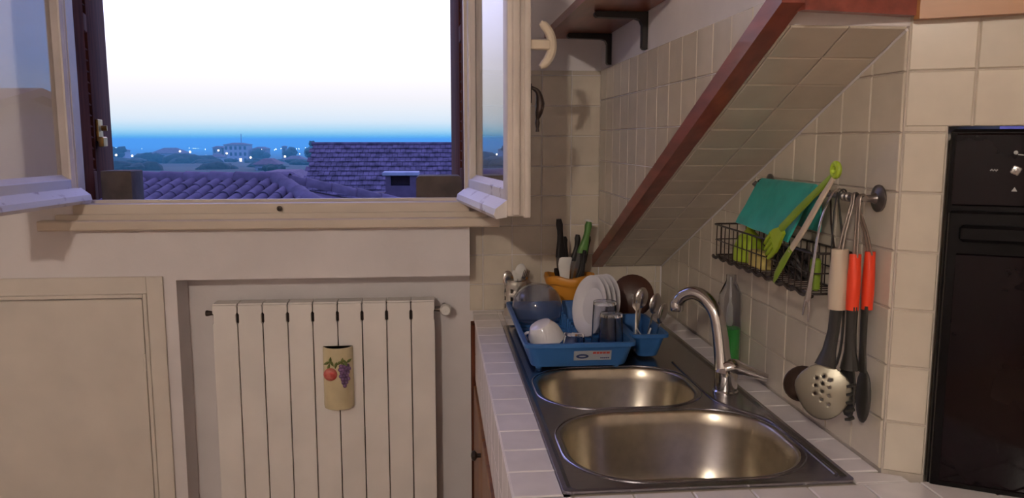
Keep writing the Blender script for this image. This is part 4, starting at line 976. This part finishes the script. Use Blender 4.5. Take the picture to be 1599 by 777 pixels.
# flat-tiled roof house
fh = thing('tiled_house', 'house with a long roof of flat purple-brown tiles behind the chimney', 'house', (1, 24, -4))
rz = lambda y: 1.33 - .62 * (25 - y)
MB().prism([(20.0, rz(20.0) - .05), (25, 1.28), (30, rz(20.0) - .05), (30, rz(20) - .2), (25, 1.10), (20.0, rz(20) - .2)], 'x', -3.68, 7.5).build('roof_deck', 'roof_flat', fh, smooth=False)
MB().prism([(20.4, -4.2), (29.6, -4.2), (29.6, -1.9), (25, 1.05), (20.4, -1.9)], 'x', -3.5, 7.3).build('house_wall', 'house_pale', fh, smooth=False)
ft = MB(); yy = 25.0; row = 0
while yy > 20.4:
    x = -3.70 - (.08 if row % 2 else 0)
    while x < 7.5:
        w_ = .155; dz = random.uniform(0, .012); y1 = yy - .245
        ft.loft([[(x + .004, yy, rz(yy) - .03 + dz), (x + w_, yy, rz(yy) - .03 + dz), (x + w_, y1, rz(y1) + .012 + dz), (x + .004, y1, rz(y1) + .012 + dz)],
                 [(x + .004, yy, rz(yy) - .01 + dz), (x + w_, yy, rz(yy) - .01 + dz), (x + w_, y1, rz(y1) + .034 + dz), (x + .004, y1, rz(y1) + .034 + dz)]])
        x += .16
    yy -= .205; row += 1
ft.build('flat_tiles', 'roof_flat', fh, smooth=False, kind='stuff')
MB().tube([(-3.75, 25.0, 1.33), (7.5, 25.0, 1.33)], .06, 8).build('ridge', 'roof_flat', fh)

# house standing to the right of the window, met only as a reflection in the left sash
rh = thing('side_house', 'pale gabled house right of the window mirrored in the left sash', 'house', (14, 18, -4))
MB().prism([(10, -4.4), (22, -4.4), (22, .9), (16, 2.3), (10, .9)], 'x', 9.0, 20).build('house_wall', 'house_grey', rh, smooth=False)
MB().prism([(9.6, .81), (16, 2.36), (22.4, .81), (22.4, .95), (16, 2.52), (9.6, .95)], 'x', 8.7, 20.3).build('roof', 'roof_clay', rh, smooth=False)

# town
def house(name, label, x0, x1, y, dep, z1, z0, rt=0., win=(0, 0), wallm='house_pale', roofm='far_roof', wm='far_window', lit=(), group='houses of the distant town'):
    root = thing(name, label, 'building', ((x0 + x1) / 2, y, z0), 0, group)
    MB().box(x0, x1, y, y + dep, z0, z1).build('wall', wallm, root, smooth=False)
    if rt:
        o_ = .6; i_ = min((x1 - x0) * .32, dep * .45)
        MB().loft([[(x0 - o_, y - o_, z1 + .02), (x1 + o_, y - o_, z1 + .02), (x1 + o_, y + dep + o_, z1 + .02), (x0 - o_, y + dep + o_, z1 + .02)], [(x0 + i_, y + i_, z1 + rt), (x1 - i_, y + i_, z1 + rt), (x1 - i_, y + dep - i_, z1 + rt), (x0 + i_, y + dep - i_, z1 + rt)]]).build('roof', roofm, root, smooth=False)
    else:
        MB().box(x0 - .3, x1 + .3, y - .3, y + dep + .3, z1 + .01, z1 + .35).build('roof', roofm, root, smooth=False)
    nx_, nz_ = win
    for i in range(nx_):
        for j in range(nz_):
            cx_ = x0 + (x1 - x0) * (i + .5) / nx_; cz_ = z1 - 1.6 - j * 2.9
            MB().box(cx_ - .55, cx_ + .55, y - .08, y - .005, cz_ - .8, cz_ + .8).build('window', 'lit_window' if (i, j) in lit else wm, root, smooth=False)
    return root
Y4 = 400
house('town_house', 'wide low house with hipped roof on the hazy ridge', -135.5, -121, Y4, 12, -5.0, -14, 2.6, (4, 1), 'house_grey')
th = house('town_house', 'tall pale block with rows of windows and a mast in the town', -101.6, -90.6, Y4, 11, -.9, -14, 0.9, (5, 3), 'house_pale', lit=((3, 2),))
MB().tube([(-94.2, 404, -.2), (-94.2, 404, 4.3)], .16, 6).build('mast', 'house_grey', th)
house('town_house', 'low building adjoining the tall block on the side of the lit terrace', -107.4, -103.2, 402, 10, -2.4, -14, .8, (2, 1), 'house_grey')
house('town_house', 'long wing adjoining the tall block with a grey roof', -88.9, -82.4, 403, 10, -3.0, -14, 1.0, (3, 1), 'house_grey')
house('town_house', 'small pale cottage before the tall block', -100.9, -95.1, 372, 7, -6.2, -14, 1.2, (2, 1), 'house_pale')
house('town_house', 'low terrace with lamplit front in the town', -111.9, -106.8, 372, 6, -6.9, -13, 0, (2, 1), 'house_pale', lit=((0, 0), (1, 0)))
house('town_house', 'pale tower-like house beside the umbrella pine', -137, -133.4, 362, 6, -3.2, -13, .5, (2, 3), 'house_pale')
house('town_house', 'slim tower with flat top near the dark hedge', -74.6, -72.6, 402, 3, -1.9, -13, .4, (1, 2), 'house_grey')
house('town_house', 'grey farmhouse on the slope near the slim tower', -61, -52.5, 330, 9, -6.6, -13, 1.6, (3, 1), 'house_grey')
house('town_house', 'small house low on the near slope', -41.5, -36.5, 190, 7, -4.2, -9, 1.3, (2, 1), 'house_grey')
house('cottage', 'cottage roof just beyond the barrel-tiled roof', -8.9, -5.6, 37, 5, -.75, -4, .75, (0, 0), 'house_pale', 'roof_clay')
# trees
def tree(label, x, y, z0, h, rx, flat=.5, lumps=9, name='tree'):
    root = thing(name, label, 'tree', (x, y, z0), 0, 'dark trees of the town')
    MB().tube([(x, y, z0), (x + .1 * h, y, z0 + h * .6)], [h * .04, h * .025], 6).build('trunk', 'bark', root)
    cr = MB()
    for k in range(lumps):
        a = random.random() * 6.28; q = random.random() ** .5 * .62
        c = (x + rx * q * math.cos(a), y + rx * q * math.sin(a), z0 + h * (.72 + .18 * random.uniform(-1, 1)))
        st_ = len(cr.v); r = rx * random.uniform(.38, .58); cr.ball(c, r, 9, 6, (1, 1, flat))
        for i in range(st_, len(cr.v)):
            v_ = cr.v[i]; d_ = (v_ - Vector(c)); cr.v[i] = Vector(c) + d_ * (1 + .45 * noise.noise(v_ * (1.6 / r)))
    cr.build('crown', 'foliage', root, ang=60)
tree('umbrella pine standing beside the pale tower house', -131, 345, -10.5, 9.0, 4.6, .55, 12)
tree('second umbrella pine leaning out from the shutter side', -140, 350, -10.5, 9.5, 4.2, .55, 10)
tree('round dark tree right before the wide low house', -112, 330, -11, 6.5, 6, .8, 12)
tree('broad dark tree on the slope below the lamplit terrace', -88, 300, -11.5, 6.5, 9, .6, 16)
tree('dark tree between the long wing and the slim tower', -81, 385, -11, 7.0, 5, .7, 10)
tree('low dark thicket left of the broad tree', -118, 310, -11.5, 4.8, 8, .6, 14)
tree('dark thicket under the umbrella pines', -128, 290, -11, 4.5, 8, .6, 12)
tree('dark tree on the skyline beside the slim tower', -69, 390, -11, 8.6, 4.5, .7, 10)
tree('dark tree on the skyline close to the flat-tiled roof', -60.5, 398, -11, 9.0, 4.2, .7, 10)
tree('small tree showing over the left end of the flat-tiled ridge', -36, 240, -9, 10.8, 2.0, .7, 7)
tree('dark bush beside the small house on the near slope', -35, 180, -8, 4.0, 2.5, .8, 8)
tree('dark bush behind the barrel-tiled ridge', -52, 200, -8.5, 3.6, 6, .5, 10)
tree('low bush by the hidden end of the barrel-tiled ridge', -68, 190, -8.5, 3.8, 6, .6, 10)
tree('shrubbery on the slope between broad tree and cottage', -46, 230, -9.5, 3.4, 7, .5, 10)
taken = [(o.location.x, o.location.y) for o in COL.objects if o.get('category') in ('tree', 'building')] + [(-56.5, 220), (-53, 250), (-78, 350)]
for k in range(16):
    for _ in range(60):
        yy = random.uniform(215, 385); px = -random.uniform(.15, .385) * yy
        if all(math.hypot(px - a, yy - b) > 18.5 for a, b in taken): break
    else: continue
    taken.append((px, yy))
    gz = ground(yy)
    tree(['dark round-topped tree on the dusky hillside below the town', 'dark spreading tree on the dusky hillside below the town'][k % 2], px, yy, gz - .6, max(1.8, (1.46 - random.uniform(.026, .033) * yy - gz + .6) / .98), random.uniform(3.5, 6.5), .35, 9)
# street lamps
lamps = [(-128, 355, -5.3), (-133.5, 338, -5.0), (-121.5, 398, -4.0), (-108, 368, -3.9), (-103.6, 398, -3.6), (-92.8, 370, -4.6), (-84, 400, -3.4), (-78, 350, -6.0), (-53, 250, -5.8), (-125, 330, -4.5), (-62, 340, -5.4), (-56.5, 220, -6.0)]
for k, (x, y, z) in enumerate(lamps):
    root = thing('street_lamp', 'lit street lamp glowing between the houses of the distant town', 'street lamp', (x, y, z - 4.5), 0, 'street lamps of the town')
    MB().tube([(x, y, z - 4.5), (x, y, z - .3)], .08, 5).build('post', 'house_grey', root)
    MB().ball((x, y, z), .42, 8, 6).build('lantern', 'lamp_glow', root)
# city lights far out on the plain
cl = MB()
for k in range(110):
    y = random.uniform(750, 3000); x = -y * random.uniform(-.05, .42)
    cl.ball((x, y, ground(y) + y * .0006), y * .00042, 6, 4)
cl.build('city_lights', 'city_glow', None, kind='stuff', label='scattered lights of the city on the hazy plain', category='lights')
# blue evening haze lying over the plain
hz = MB().box(-16000, 16000, 70, 38000, -125, 4.0)
hm_ = bpy.data.materials.new('evening_haze'); hm_.use_nodes = True; nt = hm_.node_tree; nt.nodes.clear()
vo = nt.nodes.new('ShaderNodeVolumeScatter'); vo.inputs['Color'].default_value = (.32, 1.0, 1.0, 1); vo.inputs['Density'].default_value = .0011
va = nt.nodes.new('ShaderNodeVolumeAbsorption'); va.inputs['Color'].default_value = (.32, 1.0, 1.0, 1); va.inputs['Density'].default_value = .0011
ad = nt.nodes.new('ShaderNodeAddShader'); nt.links.new(vo.outputs[0], ad.inputs[0]); nt.links.new(va.outputs[0], ad.inputs[1])
oo = nt.nodes.new('ShaderNodeOutputMaterial'); nt.links.new(ad.outputs[0], oo.inputs['Volume'])
M['haze'] = hm_
hz.build('haze', 'haze', None, smooth=False, kind='stuff', label='blue evening haze over the plain', category='haze')
